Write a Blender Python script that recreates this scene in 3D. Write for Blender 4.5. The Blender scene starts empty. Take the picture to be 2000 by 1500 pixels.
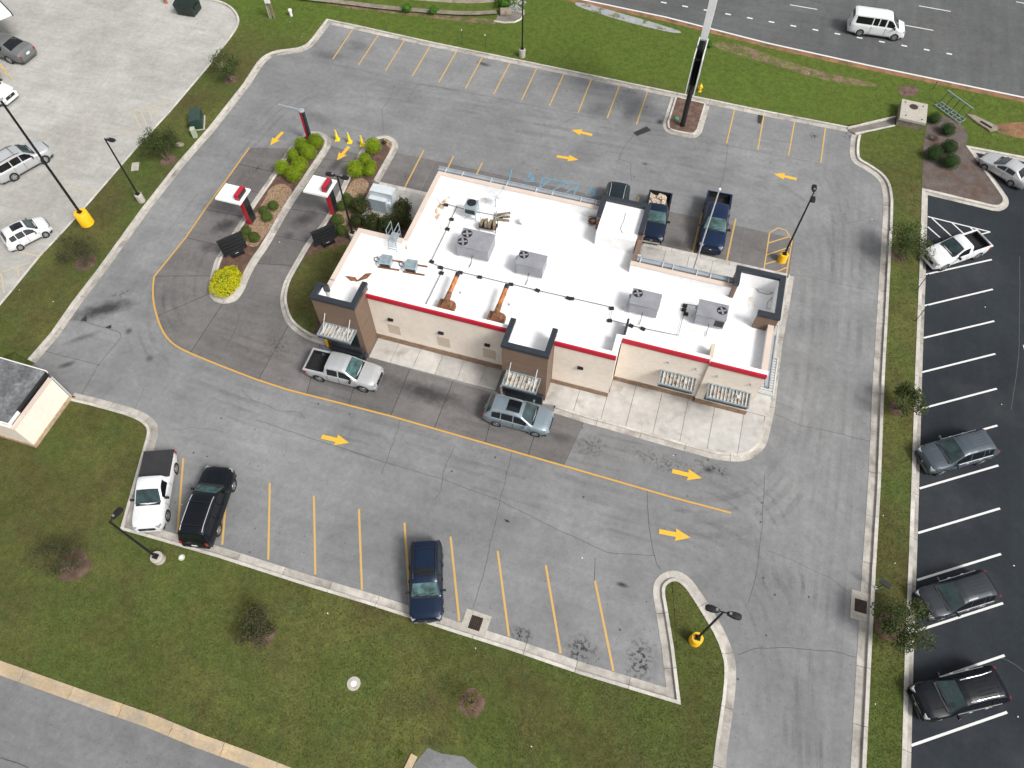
import bpy, bmesh, math, random
from math import radians, sin, cos, pi, sqrt, atan2, hypot
from mathutils import Vector, Matrix, noise as mnoise
random.seed(11)
S = bpy.context.scene
COL = S.collection
# ------------------------------------------------------------------ camera
CAM_H, FOC, NADIR, YAW = 42.0, 1410.0, 1610.0, radians(17.0)
PITCH = atan2(FOC, NADIR - 750.0)
cd = bpy.data.cameras.new('camera'); cam = bpy.data.objects.new('camera', cd); COL.objects.link(cam)
cd.sensor_fit = 'HORIZONTAL'; cd.sensor_width = 36.0; cd.lens = FOC / 2000.0 * 36.0
cd.clip_start = 0.5; cd.clip_end = 6000.0
cam.location = (0, 0, CAM_H); cam.rotation_euler = (pi / 2 - PITCH, 0, YAW)
S.camera = cam
S.render.resolution_x, S.render.resolution_y = 1024, 768
# ------------------------------------------------------------------ sky and sun
SUN_AZ, SUN_EL = radians(112.0), radians(47.0)       # compass azimuth from +Y clockwise
wd = bpy.data.worlds.new('World'); S.world = wd; wd.use_nodes = True
wn = wd.node_tree; wn.nodes.clear()
sky = wn.nodes.new('ShaderNodeTexSky'); sky.sky_type = 'NISHITA'; sky.sun_disc = False
sky.sun_elevation = SUN_EL; sky.sun_rotation = SUN_AZ
sky.air_density = 1.0; sky.dust_density = 4.0; sky.ozone_density = 1.0
hs = wn.nodes.new('ShaderNodeHueSaturation'); hs.inputs['Saturation'].default_value = 0.16
tc = wn.nodes.new('ShaderNodeTexCoord'); cn = wn.nodes.new('ShaderNodeTexNoise')
cn.inputs['Scale'].default_value = 3.0; cn.inputs['Detail'].default_value = 6.0; cn.inputs['Roughness'].default_value = 0.6
cmr = wn.nodes.new('ShaderNodeMapRange'); cmr.inputs[1].default_value = 0.3; cmr.inputs[2].default_value = 0.7
cmr.inputs[3].default_value = 0.62; cmr.inputs[4].default_value = 1.3
mx = wn.nodes.new('ShaderNodeVectorMath'); mx.operation = 'SCALE'
bg = wn.nodes.new('ShaderNodeBackground'); bg.inputs[1].default_value = 0.098
wo = wn.nodes.new('ShaderNodeOutputWorld')
wn.links.new(tc.outputs['Generated'], cn.inputs['Vector']); wn.links.new(cn.outputs['Fac'], cmr.inputs[0])
wn.links.new(sky.outputs[0], hs.inputs['Color']); wn.links.new(hs.outputs[0], mx.inputs[0]); wn.links.new(cmr.outputs[0], mx.inputs['Scale'])
wn.links.new(mx.outputs[0], bg.inputs[0]); wn.links.new(bg.outputs[0], wo.inputs[0])
sd = bpy.data.lights.new('sun', 'SUN'); sun = bpy.data.objects.new('sun', sd); COL.objects.link(sun)
sd.energy = 1.5; sd.angle = radians(15.0); sd.color = (1.0, 0.965, 0.91)
sun.rotation_euler = (pi / 2 - SUN_EL, 0, pi - SUN_AZ); sun.location = (40, 30, 60)
vs = S.view_settings; vs.view_transform = 'Standard'; vs.look = 'None'; vs.exposure = 0.93; vs.gamma = 1.0; vs.use_curve_mapping = False
# ------------------------------------------------------------------ picture point -> place on a level surface
_cy, _sy = cos(YAW), sin(YAW)
def _rot(v): return Vector((v[0]*_cy - v[1]*_sy, v[0]*_sy + v[1]*_cy, v[2]))
_F = _rot((0, cos(PITCH), -sin(PITCH))); _R = _rot((1, 0, 0)); _U = _R.cross(_F)
def w(px, py, z=0.0):
    d = _F*FOC + _R*(px-1000.0) + _U*(750.0-py); t = (z-CAM_H)/d.z
    return Vector((d.x*t, d.y*t, z))
def w2(px, py, z=0.0):
    p = w(px, py, z); return (p.x, p.y)
def W2(pts, z=0.0): return [w2(x, y, z) for x, y in pts]
# ------------------------------------------------------------------ tagging
def tag(o, label=None, cat=None, group=None, kind=None):
    if label: o['label'] = label
    if cat: o['category'] = cat
    if group: o['group'] = group
    if kind: o['kind'] = kind
    return o
def empty(name, loc=(0, 0, 0), rz=0.0, label=None, cat=None, group=None, kind=None):
    o = bpy.data.objects.new(name, None); COL.objects.link(o); o.empty_display_size = 0.2
    o.location = loc; o.rotation_euler = (0, 0, rz)
    return tag(o, label, cat, group, kind)
KIDS = {}
def link(o, parent=None):
    COL.objects.link(o)
    if parent is not None:
        o.parent = parent; KIDS.setdefault(parent.name, []).append(o)
    return o
def copy_tree(o, parent=None):
    c = o.copy(); link(c, parent)
    for ch in KIDS.get(o.name, []): copy_tree(ch, c)
    return c
def place(o, x, y, z=0, rz=0, s=None, label=None):
    o.location = (x, y, z); o.rotation_euler = (0, 0, rz)
    if s is not None: o.scale = (s, s, s) if not hasattr(s, '__len__') else s
    if label: o['label'] = label
    return o
# ------------------------------------------------------------------ mesh builder
class MB:
    def __init__(s): s.v = []; s.f = []; s.m = []; s.mi = 0
    def add(s, vs, fs):
        b = len(s.v); s.v += [tuple(p) for p in vs]; s.f += [tuple(b+i for i in f) for f in fs]; s.m += [s.mi]*len(fs); return s
    def box(s, c, size, rz=0.0, top=1.0, M=None):
        hx, hy, hz = size[0]/2, size[1]/2, size[2]/2; P = []
        for dz, k in ((-hz, 1.0), (hz, top)):
            for dx, dy in ((-hx, -hy), (hx, -hy), (hx, hy), (-hx, hy)):
                x, y, z = dx*k, dy*k, dz
                if M is not None: q = M @ Vector((x, y, z)); x, y, z = q
                if rz: x, y = x*cos(rz)-y*sin(rz), x*sin(rz)+y*cos(rz)
                P.append((c[0]+x, c[1]+y, c[2]+z))
        return s.add(P, [(3, 2, 1, 0), (4, 5, 6, 7), (0, 1, 5, 4), (1, 2, 6, 5), (2, 3, 7, 6), (3, 0, 4, 7)])
    def b2(s, x0, x1, y0, y1, z0, z1): return s.box(((x0+x1)/2, (y0+y1)/2, (z0+z1)/2), (x1-x0, y1-y0, z1-z0))
    def cyl(s, p0, p1, r0, r1=None, n=12, caps=True):
        r1 = r0 if r1 is None else r1; p0 = Vector(p0); p1 = Vector(p1); d = (p1-p0).normalized()
        a = d.orthogonal().normalized(); b = d.cross(a); P = []
        for p, r in ((p0, r0), (p1, r1)):
            for i in range(n):
                t = 2*pi*i/n; P.append(p + a*(r*cos(t)) + b*(r*sin(t)))
        F = [(i, (i+1) % n, n+(i+1) % n, n+i) for i in range(n)]
        if caps: F += [tuple(range(n-1, -1, -1)), tuple(range(n, 2*n))]
        return s.add(P, F)
    def tube(s, pts, r, n=6, caps=True, r1=None):
        pts = [Vector(p) for p in pts]; N = len(pts); P = []; a = None
        for i, p in enumerate(pts):
            d = (pts[min(i+1, N-1)] - pts[max(i-1, 0)]).normalized()
            a = d.orthogonal().normalized() if a is None else (a - d*a.dot(d)).normalized()
            b = d.cross(a); rr = r if r1 is None else r + (r1-r)*i/max(1, N-1)
            for k in range(n):
                t = 2*pi*k/n; P.append(p + a*(rr*cos(t)) + b*(rr*sin(t)))
        F = [(i*n+k, i*n+(k+1) % n, (i+1)*n+(k+1) % n, (i+1)*n+k) for i in range(N-1) for k in range(n)]
        if caps: F += [tuple(range(n-1, -1, -1)), tuple((N-1)*n+k for k in range(n))]
        return s.add(P, F)
    def lathe(s, prof, c=(0, 0, 0), n=20):
        P = []; F = []
        for r, z in prof:
            for k in range(n): t = 2*pi*k/n; P.append((c[0]+r*cos(t), c[1]+r*sin(t), c[2]+z))
        m = len(prof)
        for i in range(m-1):
            for k in range(n): F.append((i*n+k, i*n+(k+1) % n, (i+1)*n+(k+1) % n, (i+1)*n+k))
        F += [tuple(range(n-1, -1, -1)), tuple((m-1)*n+k for k in range(n))]
        return s.add(P, F)
    def prism(s, poly, z0, z1, bottom=False):
        if area2(poly) < 0: poly = poly[::-1]
        n = len(poly); P = [(x, y, z0) for x, y in poly] + [(x, y, z1) for x, y in poly]
        F = [(i, (i+1) % n, n+(i+1) % n, n+i) for i in range(n)] + [tuple(range(n, 2*n))]
        if bottom: F.append(tuple(range(n-1, -1, -1)))
        return s.add(P, F)
    def sheet(s, poly, z):
        if area2(poly) < 0: poly = poly[::-1]
        return s.add([(x, y, z) for x, y in poly], [tuple(range(len(poly)))])
    def ball(s, c, r, nu=12, nv=8):
        rx, ry, rz = r if hasattr(r, '__len__') else (r, r, r); P = []; F = []
        for j in range(1, nv):
            ph = pi*j/nv
            for i in range(nu): t = 2*pi*i/nu; P.append((c[0]+rx*sin(ph)*cos(t), c[1]+ry*sin(ph)*sin(t), c[2]+rz*cos(ph)))
        a = len(P); P += [(c[0], c[1], c[2]+rz), (c[0], c[1], c[2]-rz)]
        for j in range(nv-2):
            for i in range(nu): F.append((j*nu+i, (j+1)*nu+i, (j+1)*nu+(i+1) % nu, j*nu+(i+1) % nu))
        for i in range(nu): F.append((a, i, (i+1) % nu)); F.append((a+1, (nv-2)*nu+(i+1) % nu, (nv-2)*nu+i))
        return s.add(P, F)
    def mesh(s, name, mat, smooth=None, off=None):
        me = bpy.data.meshes.new(name)
        V = s.v if off is None else [(x-off[0], y-off[1], z-off[2]) for x, y, z in s.v]
        me.from_pydata(V, [], s.f)
        for m in (mat if isinstance(mat, (list, tuple)) else [mat]): me.materials.append(MAT[m])
        if isinstance(mat, (list, tuple)): me.polygons.foreach_set('material_index', s.m)
        if smooth is not None:
            me.polygons.foreach_set('use_smooth', [True]*len(s.f)); me.set_sharp_from_angle(angle=radians(smooth))
        me.update(); return me
    def build(s, name, mat, parent=None, smooth=None, world=False, **kw):
        off = tuple(parent.location) if (world and parent is not None) else None
        o = bpy.data.objects.new(name, s.mesh(name, mat, smooth, off)); link(o, parent)
        return tag(o, **kw)
def area2(p): return sum(p[i][0]*p[(i+1) % len(p)][1]-p[(i+1) % len(p)][0]*p[i][1] for i in range(len(p)))/2
# ------------------------------------------------------------------ polylines on the ground
def smooth_pl(p, it=2, closed=False):
    for _ in range(it):
        q = []; n = len(p)
        for i in range(n if closed else n-1):
            a, b = p[i], p[(i+1) % n]
            q += [(a[0]*.75+b[0]*.25, a[1]*.75+b[1]*.25), (a[0]*.25+b[0]*.75, a[1]*.25+b[1]*.75)]
        p = q if closed else [p[0]] + q + [p[-1]]
    return p
def round_pl(p, sharp=(), it=2):
    out = []; seg = [p[0]]
    for i in range(1, len(p)):
        seg.append(p[i])
        if i in sharp or i == len(p)-1:
            s_ = smooth_pl(seg, it) if len(seg) > 2 else seg
            out += s_ if not out else s_[1:]
            seg = [p[i]]
    return out
def offset_pl(p, d, closed=False):
    """offset to the left of travel by d"""
    n = len(p); out = []
    for i in range(n):
        a = p[i-1] if (i > 0 or closed) else None; b = p[i]; c = p[(i+1) % n] if (i < n-1 or closed) else None
        def nrm(u, v):
            dx, dy = v[0]-u[0], v[1]-u[1]; l = hypot(dx, dy) or 1e-9; return (-dy/l, dx/l)
        n1 = nrm(a, b) if a is not None else None; n2 = nrm(b, c) if c is not None else None
        if n1 is None: n1 = n2
        if n2 is None: n2 = n1
        mx_, my_ = n1[0]+n2[0], n1[1]+n2[1]; k = mx_*mx_+my_*my_
        sc = 2.0/k if k > 0.25 else 4.0
        out.append((b[0]+mx_*d*sc*1.0, b[1]+my_*d*sc*1.0) if k > 1e-6 else (b[0]+n1[0]*d, b[1]+n1[1]*d))
    return out
def pl_len(p):
    L = [0.0]
    for i in range(1, len(p)): L.append(L[-1]+hypot(p[i][0]-p[i-1][0], p[i][1]-p[i-1][1]))
    return L
def pl_at(p, L, t):
    t = max(0.0, min(L[-1], t))
    for i in range(1, len(p)):
        if t <= L[i] or i == len(p)-1:
            k = (t-L[i-1])/((L[i]-L[i-1]) or 1e-9); return (p[i-1][0]+(p[i][0]-p[i-1][0])*k, p[i-1][1]+(p[i][1]-p[i-1][1])*k)
def pl_cut(p, t0, t1):
    L = pl_len(p); return [pl_at(p, L, t0)] + [p[i] for i in range(len(p)) if t0+1e-4 < L[i] < t1-1e-4] + [pl_at(p, L, t1)]
def pl_proj(p, q):
    L = pl_len(p); best = (1e9, 0)
    for i in range(1, len(p)):
        ax, ay = p[i-1]; bx, by = p[i]; dx, dy = bx-ax, by-ay; l2 = dx*dx+dy*dy or 1e-9
        k = max(0, min(1, ((q[0]-ax)*dx+(q[1]-ay)*dy)/l2)); d = hypot(ax+dx*k-q[0], ay+dy*k-q[1])
        if d < best[0]: best = (d, L[i-1]+k*(L[i]-L[i-1]))
    return best[1]
def ribbon(mb, p, wd_, z, z2=None):
    a = offset_pl(p, wd_/2); b = offset_pl(p, -wd_/2)
    for i in range(len(p)-1):
        mb.add([(b[i][0], b[i][1], z), (b[i+1][0], b[i+1][1], z), (a[i+1][0], a[i+1][1], z), (a[i][0], a[i][1], z)], [(0, 1, 2, 3)])
# ------------------------------------------------------------------ materials (all node based, world-space noise)
MAT = {}
class NT:
    def __init__(s, name):
        m = bpy.data.materials.new(name); m.use_nodes = True; MAT[name] = m; s.t = m.node_tree; s.t.nodes.clear()
        s.out = s.n('ShaderNodeOutputMaterial'); s.b = s.n('ShaderNodeBsdfPrincipled'); s.l(s.b.outputs[0], s.out.inputs[0])
        s.pos = s.n('ShaderNodeNewGeometry').outputs['Position']
    def n(s, k): return s.t.nodes.new(k)
    def l(s, a, b): s.t.links.new(a, b)
    def set(s, node, i, v):
        if hasattr(v, 'is_linked') or isinstance(v, bpy.types.NodeSocket): s.l(v, node.inputs[i])
        else: node.inputs[i].default_value = v
    def math(s, op, a, b=0.0, c=None):
        n = s.n('ShaderNodeMath'); n.operation = op; s.set(n, 0, a); s.set(n, 1, b)
        if c is not None: s.set(n, 2, c)
        return n.outputs[0]
    def noise(s, scale, detail=4.0, rough=0.55, vec=None, dist=0.0):
        n = s.n('ShaderNodeTexNoise'); s.l(vec if vec is not None else s.pos, n.inputs['Vector'])
        n.inputs['Scale'].default_value = scale; n.inputs['Detail'].default_value = detail; n.inputs['Roughness'].default_value = rough
        n.inputs['Distortion'].default_value = dist; return n.outputs['Fac']
    def mapr(s, v, a, b, c, d):
        n = s.n('ShaderNodeMapRange'); s.set(n, 0, v); n.inputs[1].default_value = a; n.inputs[2].default_value = b
        n.inputs[3].default_value = c; n.inputs[4].default_value = d; return n.outputs[0]
    def mapping(s, loc=(0, 0, 0), rz=0.0, scale=(1, 1, 1), typ='POINT', vec=None):
        n = s.n('ShaderNodeMapping'); n.vector_type = typ; s.l(vec if vec is not None else s.pos, n.inputs[0])
        n.inputs[1].default_value = loc; n.inputs[2].default_value = (0, 0, rz); n.inputs[3].default_value = scale; return n.outputs[0]
    def mix(s, f, a, b):
        n = s.n('ShaderNodeMix'); n.data_type = 'RGBA'; s.set(n, 0, f)
        for i, v in ((6, a), (7, b)):
            if isinstance(v, (tuple, list)): n.inputs[i].default_value = (*v[:3], 1.0)
            else: s.l(v, n.inputs[i])
        return n.outputs[2]
    def mul(s, c, f):
        n = s.n('ShaderNodeVectorMath'); n.operation = 'SCALE'
        if isinstance(c, (tuple, list)): n.inputs[0].default_value = c[:3]
        else: s.l(c, n.inputs[0])
        s.set(n, 'Scale', f); return n.outputs[0]
    def col(s, c):
        if isinstance(c, (tuple, list)): s.b.inputs['Base Color'].default_value = (*c[:3], 1.0)
        else: s.l(c, s.b.inputs['Base Color'])
    def bump(s, h, strength, dist=0.02):
        n = s.n('ShaderNodeBump'); n.inputs['Strength'].default_value = strength; n.inputs['Distance'].default_value = dist
        s.l(h, n.inputs['Height']); s.l(n.outputs[0], s.b.inputs['Normal'])
    def rnd(s): return s.n('ShaderNodeObjectInfo').outputs['Random']
def mk(name, c, rough=0.7, metal=0.0, var=((1.5, 0.12), (14.0, 0.1)), c2=None, c2s=2.0, c2r=(0.45, 0.65), bump=None, rnd=0.0, coat=0.0, spec=0.5, emit=0.0):
    t = NT(name); col = c
    if c2 is not None: col = t.mix(t.mapr(t.noise(c2s, 5.0, 0.6), c2r[0], c2r[1], 0, 1), c, c2)
    f = None
    for sc, a in var:
        v = t.mapr(t.noise(sc), 0.3, 0.7, 1-a, 1+a); f = v if f is None else t.math('MULTIPLY', f, v)
    if rnd:
        v = t.mapr(t.rnd(), 0, 1, 1-rnd, 1+rnd); f = v if f is None else t.math('MULTIPLY', f, v)
    t.col(t.mul(col, f) if f is not None else col)
    t.b.inputs['Roughness'].default_value = rough; t.b.inputs['Metallic'].default_value = metal
    t.b.inputs['Specular IOR Level'].default_value = spec
    if coat: t.b.inputs['Coat Weight'].default_value = coat; t.b.inputs['Coat Roughness'].default_value = 0.05
    if bump: t.bump(t.noise(bump[0], 6.0, 0.65), bump[1], bump[2] if len(bump) > 2 else 0.02)
    return t
def stains(t, col, lst, dark=(0.025, 0.025, 0.026)):
    """oil and grime blotches that belong to the paving, each at its own place"""
    edge = t.noise(1.6, 6.0, 0.7); spot = t.mapr(t.noise(4.2, 3.0, 0.6), 0.49, 0.57, 0.12, 1); acc = None
    for (px, py, rx, ry, ang, st, spotty) in lst:
        x, y = w2(px, py)
        v = t.mapping((x, y, 0), radians(ang), (rx, ry, 50.0), 'TEXTURE')
        ln = t.n('ShaderNodeVectorMath'); ln.operation = 'LENGTH'; t.l(v, ln.inputs[0])
        d = t.math('ADD', ln.outputs['Value'], t.math('MULTIPLY', edge, 1.1))
        m = t.mapr(d, 0.75, 1.5, st, 0.0)
        if spotty: m = t.math('MULTIPLY', m, spot)
        acc = m if acc is None else t.math('MAXIMUM', acc, m)
    return t.mix(acc, col, dark)
OIL = [(200, 605, 1.0, 2.9, -52, .88, 0), (235, 575, .5, 1.0, -50, .6, 1), (160, 660, .35, 1.7, -48, .5, 0), (130, 712, .3, .8, -50, .7, 0), (252, 646, .35, .4, 0, .7, 0), (292, 700, .4, .4, 0, .5, 0),
       (440, 440, .85, 1.5, -38, .8, 0), (403, 484, .8, .8, 0, .5, 0), (595, 428, .9, 1.6, -35, .7, 0), (565, 460, .6, .6, 0, .5, 0), (500, 330, .6, .9, -30, .55, 1), (656, 322, .6, 1.4, -15, .6, 0), (665, 318, .4, .4, 0, .7, 1),
       (835, 768, 3.4, 1.0, 0, .8, 0), (740, 735, 1.8, .7, 0, .4, 0), (890, 788, 1.2, .6, 0, .4, 0), (545, 675, 1.6, 1.0, -40, .5, 1), (1095, 855, 1.2, .6, 0, .45, 0), (1150, 870, 1.6, 1.0, 0, .55, 1), (1300, 905, 3.6, .8, -4, .55, 1), (1395, 915, 1.6, .5, -5, .8, 1), (1385, 918, .5, .35, 0, .85, 0),
       (1250, 1290, 1.0, 1.7, 0, .95, 1), (1135, 1270, 1.2, 1.0, 0, .95, 1), (1018, 1241, .8, .7, 0, .95, 1), (1215, 1142, .5, .2, 0, .9, 0), (875, 465, .5, .5, 0, .5, 0), (1320, 475, 1.2, 1.0, 0, .62, 0), (790, 350, .9, 1.0, 0, .35, 1), (430, 445, .4, .5, 0, .6, 1),
       (1170, 215, 1.6, 1.6, 0, .4, 0), (1230, 225, 1.0, 1.6, 0, .4, 0), (945, 125, .9, .35, -10, .8, 0), (1290, 238, .5, .5, 0, .9, 0), (1590, 265, .5, .6, 0, .85, 1), (1660, 265, .9, 1.0, 0, .7, 1), (1485, 230, .4, 1.1, -10, .7, 0), (1230, 178, .8, .4, 0, .8, 1), (1190, 170, .8, .3, 0, .7, 1),
       (1260, 320, .4, .3, 0, .6, 0), (620, 230, 2.5, 1.0, -15, .35, 0), (1480, 1000, .5, .3, 0, .6, 1), (640, 110, 2.2, .9, 0, .4, 0), (700, 90, 2.0, 1.2, 0, .35, 0)]
def paving(name, c, c_light, tint, streak=0.2, stain=True, fine=0.12):
    t = NT(name)
    big = t.mapr(t.noise(0.11, 3.0, 0.5), 0.35, 0.65, 0, 1); med = t.noise(0.55, 6.0, 0.65, dist=0.6)
    col = t.mix(big, c, c_light); col = t.mix(t.mapr(t.noise(0.17, 4.0), 0.5, 0.7, 0, 0.6), col, tint)
    f = t.mapr(med, 0.3, 0.7, 0.90, 1.10)
    f = t.math('MULTIPLY', f, t.mapr(t.noise(0.27, 7.0, 0.72, dist=1.2), 0.36, 0.64, 0.94, 1.05))
    f = t.math('MULTIPLY', f, t.mapr(t.noise(2.7, 6.0, 0.7), 0.3, 0.7, 1-fine, 1+fine))
    f = t.math('MULTIPLY', f, t.mapr(t.noise(26.0, 3.0, 0.7), 0.3, 0.7, 1-fine*1.1, 1+fine*1.1))
    sx = t.noise(1.0, 4.0, 0.6, t.mapping(scale=(0.10, 1.3, 1)), 0.3); sy = t.noise(1.0, 4.0, 0.6, t.mapping(scale=(1.3, 0.08, 1)), 0.2)
    sep = t.n('ShaderNodeSeparateXYZ'); t.l(t.pos, sep.inputs[0])
    east = t.mapr(sep.outputs[0], 7.5, 11.0, 0, 1)
    mxn = t.n('ShaderNodeMix'); t.l(east, mxn.inputs[0]); t.l(sx, mxn.inputs[2]); t.l(sy, mxn.inputs[3])
    f = t.math('MULTIPLY', f, t.mapr(mxn.outputs[0], 0.32, 0.68, 1-streak, 1+streak))
    pits = t.mapr(t.noise(9.0, 2.0, 0.5), 0.66, 0.72, 0, 0.45)
    f = t.math('MULTIPLY', f, t.math('SUBTRACT', 1.0, pits))
    f = t.math('MULTIPLY', f, t.mapr(t.rnd(), 0, 1, 0.93, 1.07))
    col = t.mul(col, f)
    if stain: col = stains(t, col, OIL)
    t.col(col); t.b.inputs['Roughness'].default_value = 0.9; t.b.inputs['Specular IOR Level'].default_value = 0.2
    t.bump(t.noise(38.0, 4.0, 0.7), 0.35, 0.01); return t
paving('asphalt_grey', (0.164, 0.166, 0.169), (0.208, 0.210, 0.212), (0.146, 0.147, 0.149), 0.07)
paving('lane_concrete', (0.122, 0.115, 0.113), (0.158, 0.149, 0.146), (0.132, 0.120, 0.116), 0.08)
paving('asphalt_sealed', (0.0185, 0.0232, 0.0290), (0.0245, 0.0300, 0.0365), (0.040, 0.043, 0.046), 0.06, False)
paving('asphalt_highway', (0.088, 0.092, 0.093), (0.108, 0.112, 0.113), (0.105, 0.102, 0.10), 0.10, False)
paving('asphalt_road', (0.142, 0.144, 0.146), (0.185, 0.187, 0.189), (0.135, 0.137, 0.138), 0.08, False)
def fix_sealed():
    t = MAT['asphalt_sealed'].node_tree
fix_sealed()
paving('concrete_lot', (0.345, 0.337, 0.316), (0.41, 0.403, 0.38), (0.29, 0.275, 0.248), 0.06, False)
mk('concrete_kerb', (0.45, 0.425, 0.388), 0.85, var=((0.6, 0.18), (3.0, 0.14), (20.0, 0.1)), c2=(0.25, 0.225, 0.20), c2s=0.7, c2r=(0.55, 0.8), bump=(30, 0.3, 0.01), rnd=0.09)
mk('concrete_pavement', (0.425, 0.41, 0.385), 0.85, var=((0.5, 0.12), (2.2, 0.1), (22.0, 0.07)), c2=(0.25, 0.22, 0.195), c2s=0.8, c2r=(0.55, 0.78), bump=(30, 0.25, 0.01), rnd=0.07)
mk('concrete_gutter', (0.385, 0.36, 0.325), 0.88, var=((0.4, 0.2), (2.5, 0.16), (20.0, 0.1)), c2=(0.19, 0.172, 0.155), c2s=0.6, c2r=(0.5, 0.72), bump=(30, 0.3, 0.01), rnd=0.12)
mk('concrete_gutter_dark', (0.16, 0.145, 0.125), 0.9, var=((0.8, 0.25), (9.0, 0.15)), bump=(20, 0.3, 0.01))
mk('kerb_tan', (0.40, 0.31, 0.20), 0.85, var=((0.7, 0.15), (6.0, 0.12)), c2=(0.33, 0.28, 0.22), c2s=1.0, bump=(30, 0.3, 0.01), rnd=0.08)
mk('concrete_old', (0.25, 0.215, 0.17), 0.9, var=((0.7, 0.2), (5.0, 0.18), (24., 0.1)), c2=(0.15, 0.12, 0.09), c2s=1.4, bump=(18, 0.4, 0.02))
mk('concrete_base', (0.40, 0.37, 0.32), 0.85, var=((3.0, 0.15), (18.0, 0.12)), c2=(0.2, 0.19, 0.17), c2s=3.0, c2r=(0.5, 0.75), bump=(30, 0.3, 0.01))
mk('joint_filler', (0.035, 0.033, 0.031), 0.95, var=((6.0, 0.3),))
mk('crack_seal', (0.075, 0.074, 0.073), 0.95, var=((6.0, 0.35),))
def grass(name, c, c2, c3, dirt):
    t = NT(name)
    a = t.mapr(t.noise(0.16, 5.0, 0.6, dist=0.5), 0.38, 0.62, 0, 1); col = t.mix(a, c, c2)
    col = t.mix(t.mapr(t.noise(0.085, 4.0, 0.6, dist=0.8), 0.44, 0.62, 0, 0.75), col, tuple(v*1.12 for v in c2))
    col = t.mix(t.mapr(t.noise(0.062, 4.0, 0.6, t.mapping((31, 17, 0)), 0.8), 0.47, 0.64, 0, 0.8), col, c3)
    col = t.mix(t.mapr(t.noise(0.42, 6.0, 0.65, dist=0.4), 0.48, 0.68, 0, 0.85), col, c3)
    col = t.mix(t.mapr(t.noise(0.75, 6.0, 0.7), 0.60, 0.78, 0, 0.7), col, dirt)
    col = t.mix(t.mapr(t.noise(0.6, 5.0, 0.65, t.mapping((9, 51, 0))), 0.54, 0.68, 0, 0.6), col, (0.058, 0.082, 0.030))
    sp_ = t.n('ShaderNodeSeparateXYZ'); t.l(t.pos, sp_.inputs[0]); far = t.mapr(t.math('ADD', sp_.outputs[1], t.math('MULTIPLY', t.noise(0.2), 8.0)), 56.0, 64.0, 0, 0.8)
    col = t.mix(t.mapr(t.noise(0.12, 5.0, 0.6, t.mapping((71, 3, 0)), 0.7), 0.47, 0.63, 0, 0.75), col, (0.068, 0.100, 0.022))
    col = t.mix(far, col, (0.080, 0.122, 0.018))
    f = t.mapr(t.noise(2.3, 6.0, 0.7), 0.3, 0.7, 0.74, 1.26)
    f = t.math('MULTIPLY', f, t.mapr(t.noise(9.0, 6.0, 0.8), 0.30, 0.70, 0.58, 1.42))
    f = t.math('MULTIPLY', f, t.mapr(t.noise(55.0, 2.0, 0.6), 0.3, 0.7, 0.8, 1.2))
    t.col(t.mul(col, f)); t.b.inputs['Roughness'].default_value = 0.95; t.b.inputs['Specular IOR Level'].default_value = 0.15
    t.bump(t.noise(24.0, 6.0, 0.8), 0.9, 0.05); return t
grass('grass', (0.066, 0.074, 0.019), (0.098, 0.103, 0.030), (0.074, 0.064, 0.026), (0.110, 0.092, 0.045))
grass('grass_verge', (0.052, 0.088, 0.011), (0.066, 0.096, 0.014), (0.072, 0.070, 0.02), (0.10, 0.08, 0.03))
grass('grass_bright', (0.04, 0.10, 0.012), (0.055, 0.11, 0.016), (0.06, 0.07, 0.018), (0.06, 0.055, 0.02))
mk('mulch', (0.085, 0.052, 0.040), 0.95, var=((4.0, 0.25), (26.0, 0.45)), c2=(0.15, 0.075, 0.05), c2s=2.5, bump=(30, 1.0, 0.05))
mk('mulch_grey', (0.115, 0.093, 0.084), 0.95, var=((1.2, 0.22), (20.0, 0.45)), c2=(0.10, 0.062, 0.046), c2s=0.8, bump=(30, 1.0, 0.05))
mk('mulch_red', (0.115, 0.066, 0.048), 0.95, var=((2.0, 0.3), (22.0, 0.4)), c2=(0.13, 0.085, 0.065), c2s=2.0, bump=(30, 1.0, 0.05))
mk('red_clay', (0.24, 0.115, 0.06), 0.95, var=((0.8, 0.25), (8.0, 0.2)), c2=(0.10, 0.085, 0.035), c2s=1.2, bump=(14, 0.6, 0.05))
mk('dirt_gravel', (0.20, 0.125, 0.085), 0.95, var=((0.8, 0.25), (9.0, 0.35)), c2=(0.098, 0.108, 0.026), c2s=1.7, c2r=(0.42, 0.54), bump=(16, 1.0, 0.06))
mk('grey_gravel', (0.30, 0.31, 0.315), 0.95, var=((0.8, 0.15), (14.0, 0.35)), c2=(0.12, 0.125, 0.06), c2s=1.3, c2r=(0.52, 0.62), bump=(20, 1.0, 0.05))
t_ = NT('pea_gravel')
vo = t_.n('ShaderNodeTexVoronoi'); t_.l(t_.pos, vo.inputs['Vector']); vo.inputs['Scale'].default_value = 15.0
cr = t_.n('ShaderNodeValToRGB'); t_.l(vo.outputs['Color'], cr.inputs[0])
for i, (p_, c_) in enumerate(((0.0, (0.19, 0.095, 0.05)), (0.35, (0.42, 0.24, 0.13)), (0.7, (0.5, 0.36, 0.23)), (1.0, (0.56, 0.5, 0.42)))):
    e = cr.color_ramp.elements[i] if i < 2 else cr.color_ramp.elements.new(p_)
    e.position = p_; e.color = (*c_, 1)
t_.col(t_.mul(cr.outputs[0], t_.mapr(vo.outputs['Distance'], 0.0, 0.6, 1.15, 0.5))); t_.b.inputs['Roughness'].default_value = 0.85
t_.bump(vo.outputs['Distance'], 1.0, -0.05)
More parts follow.
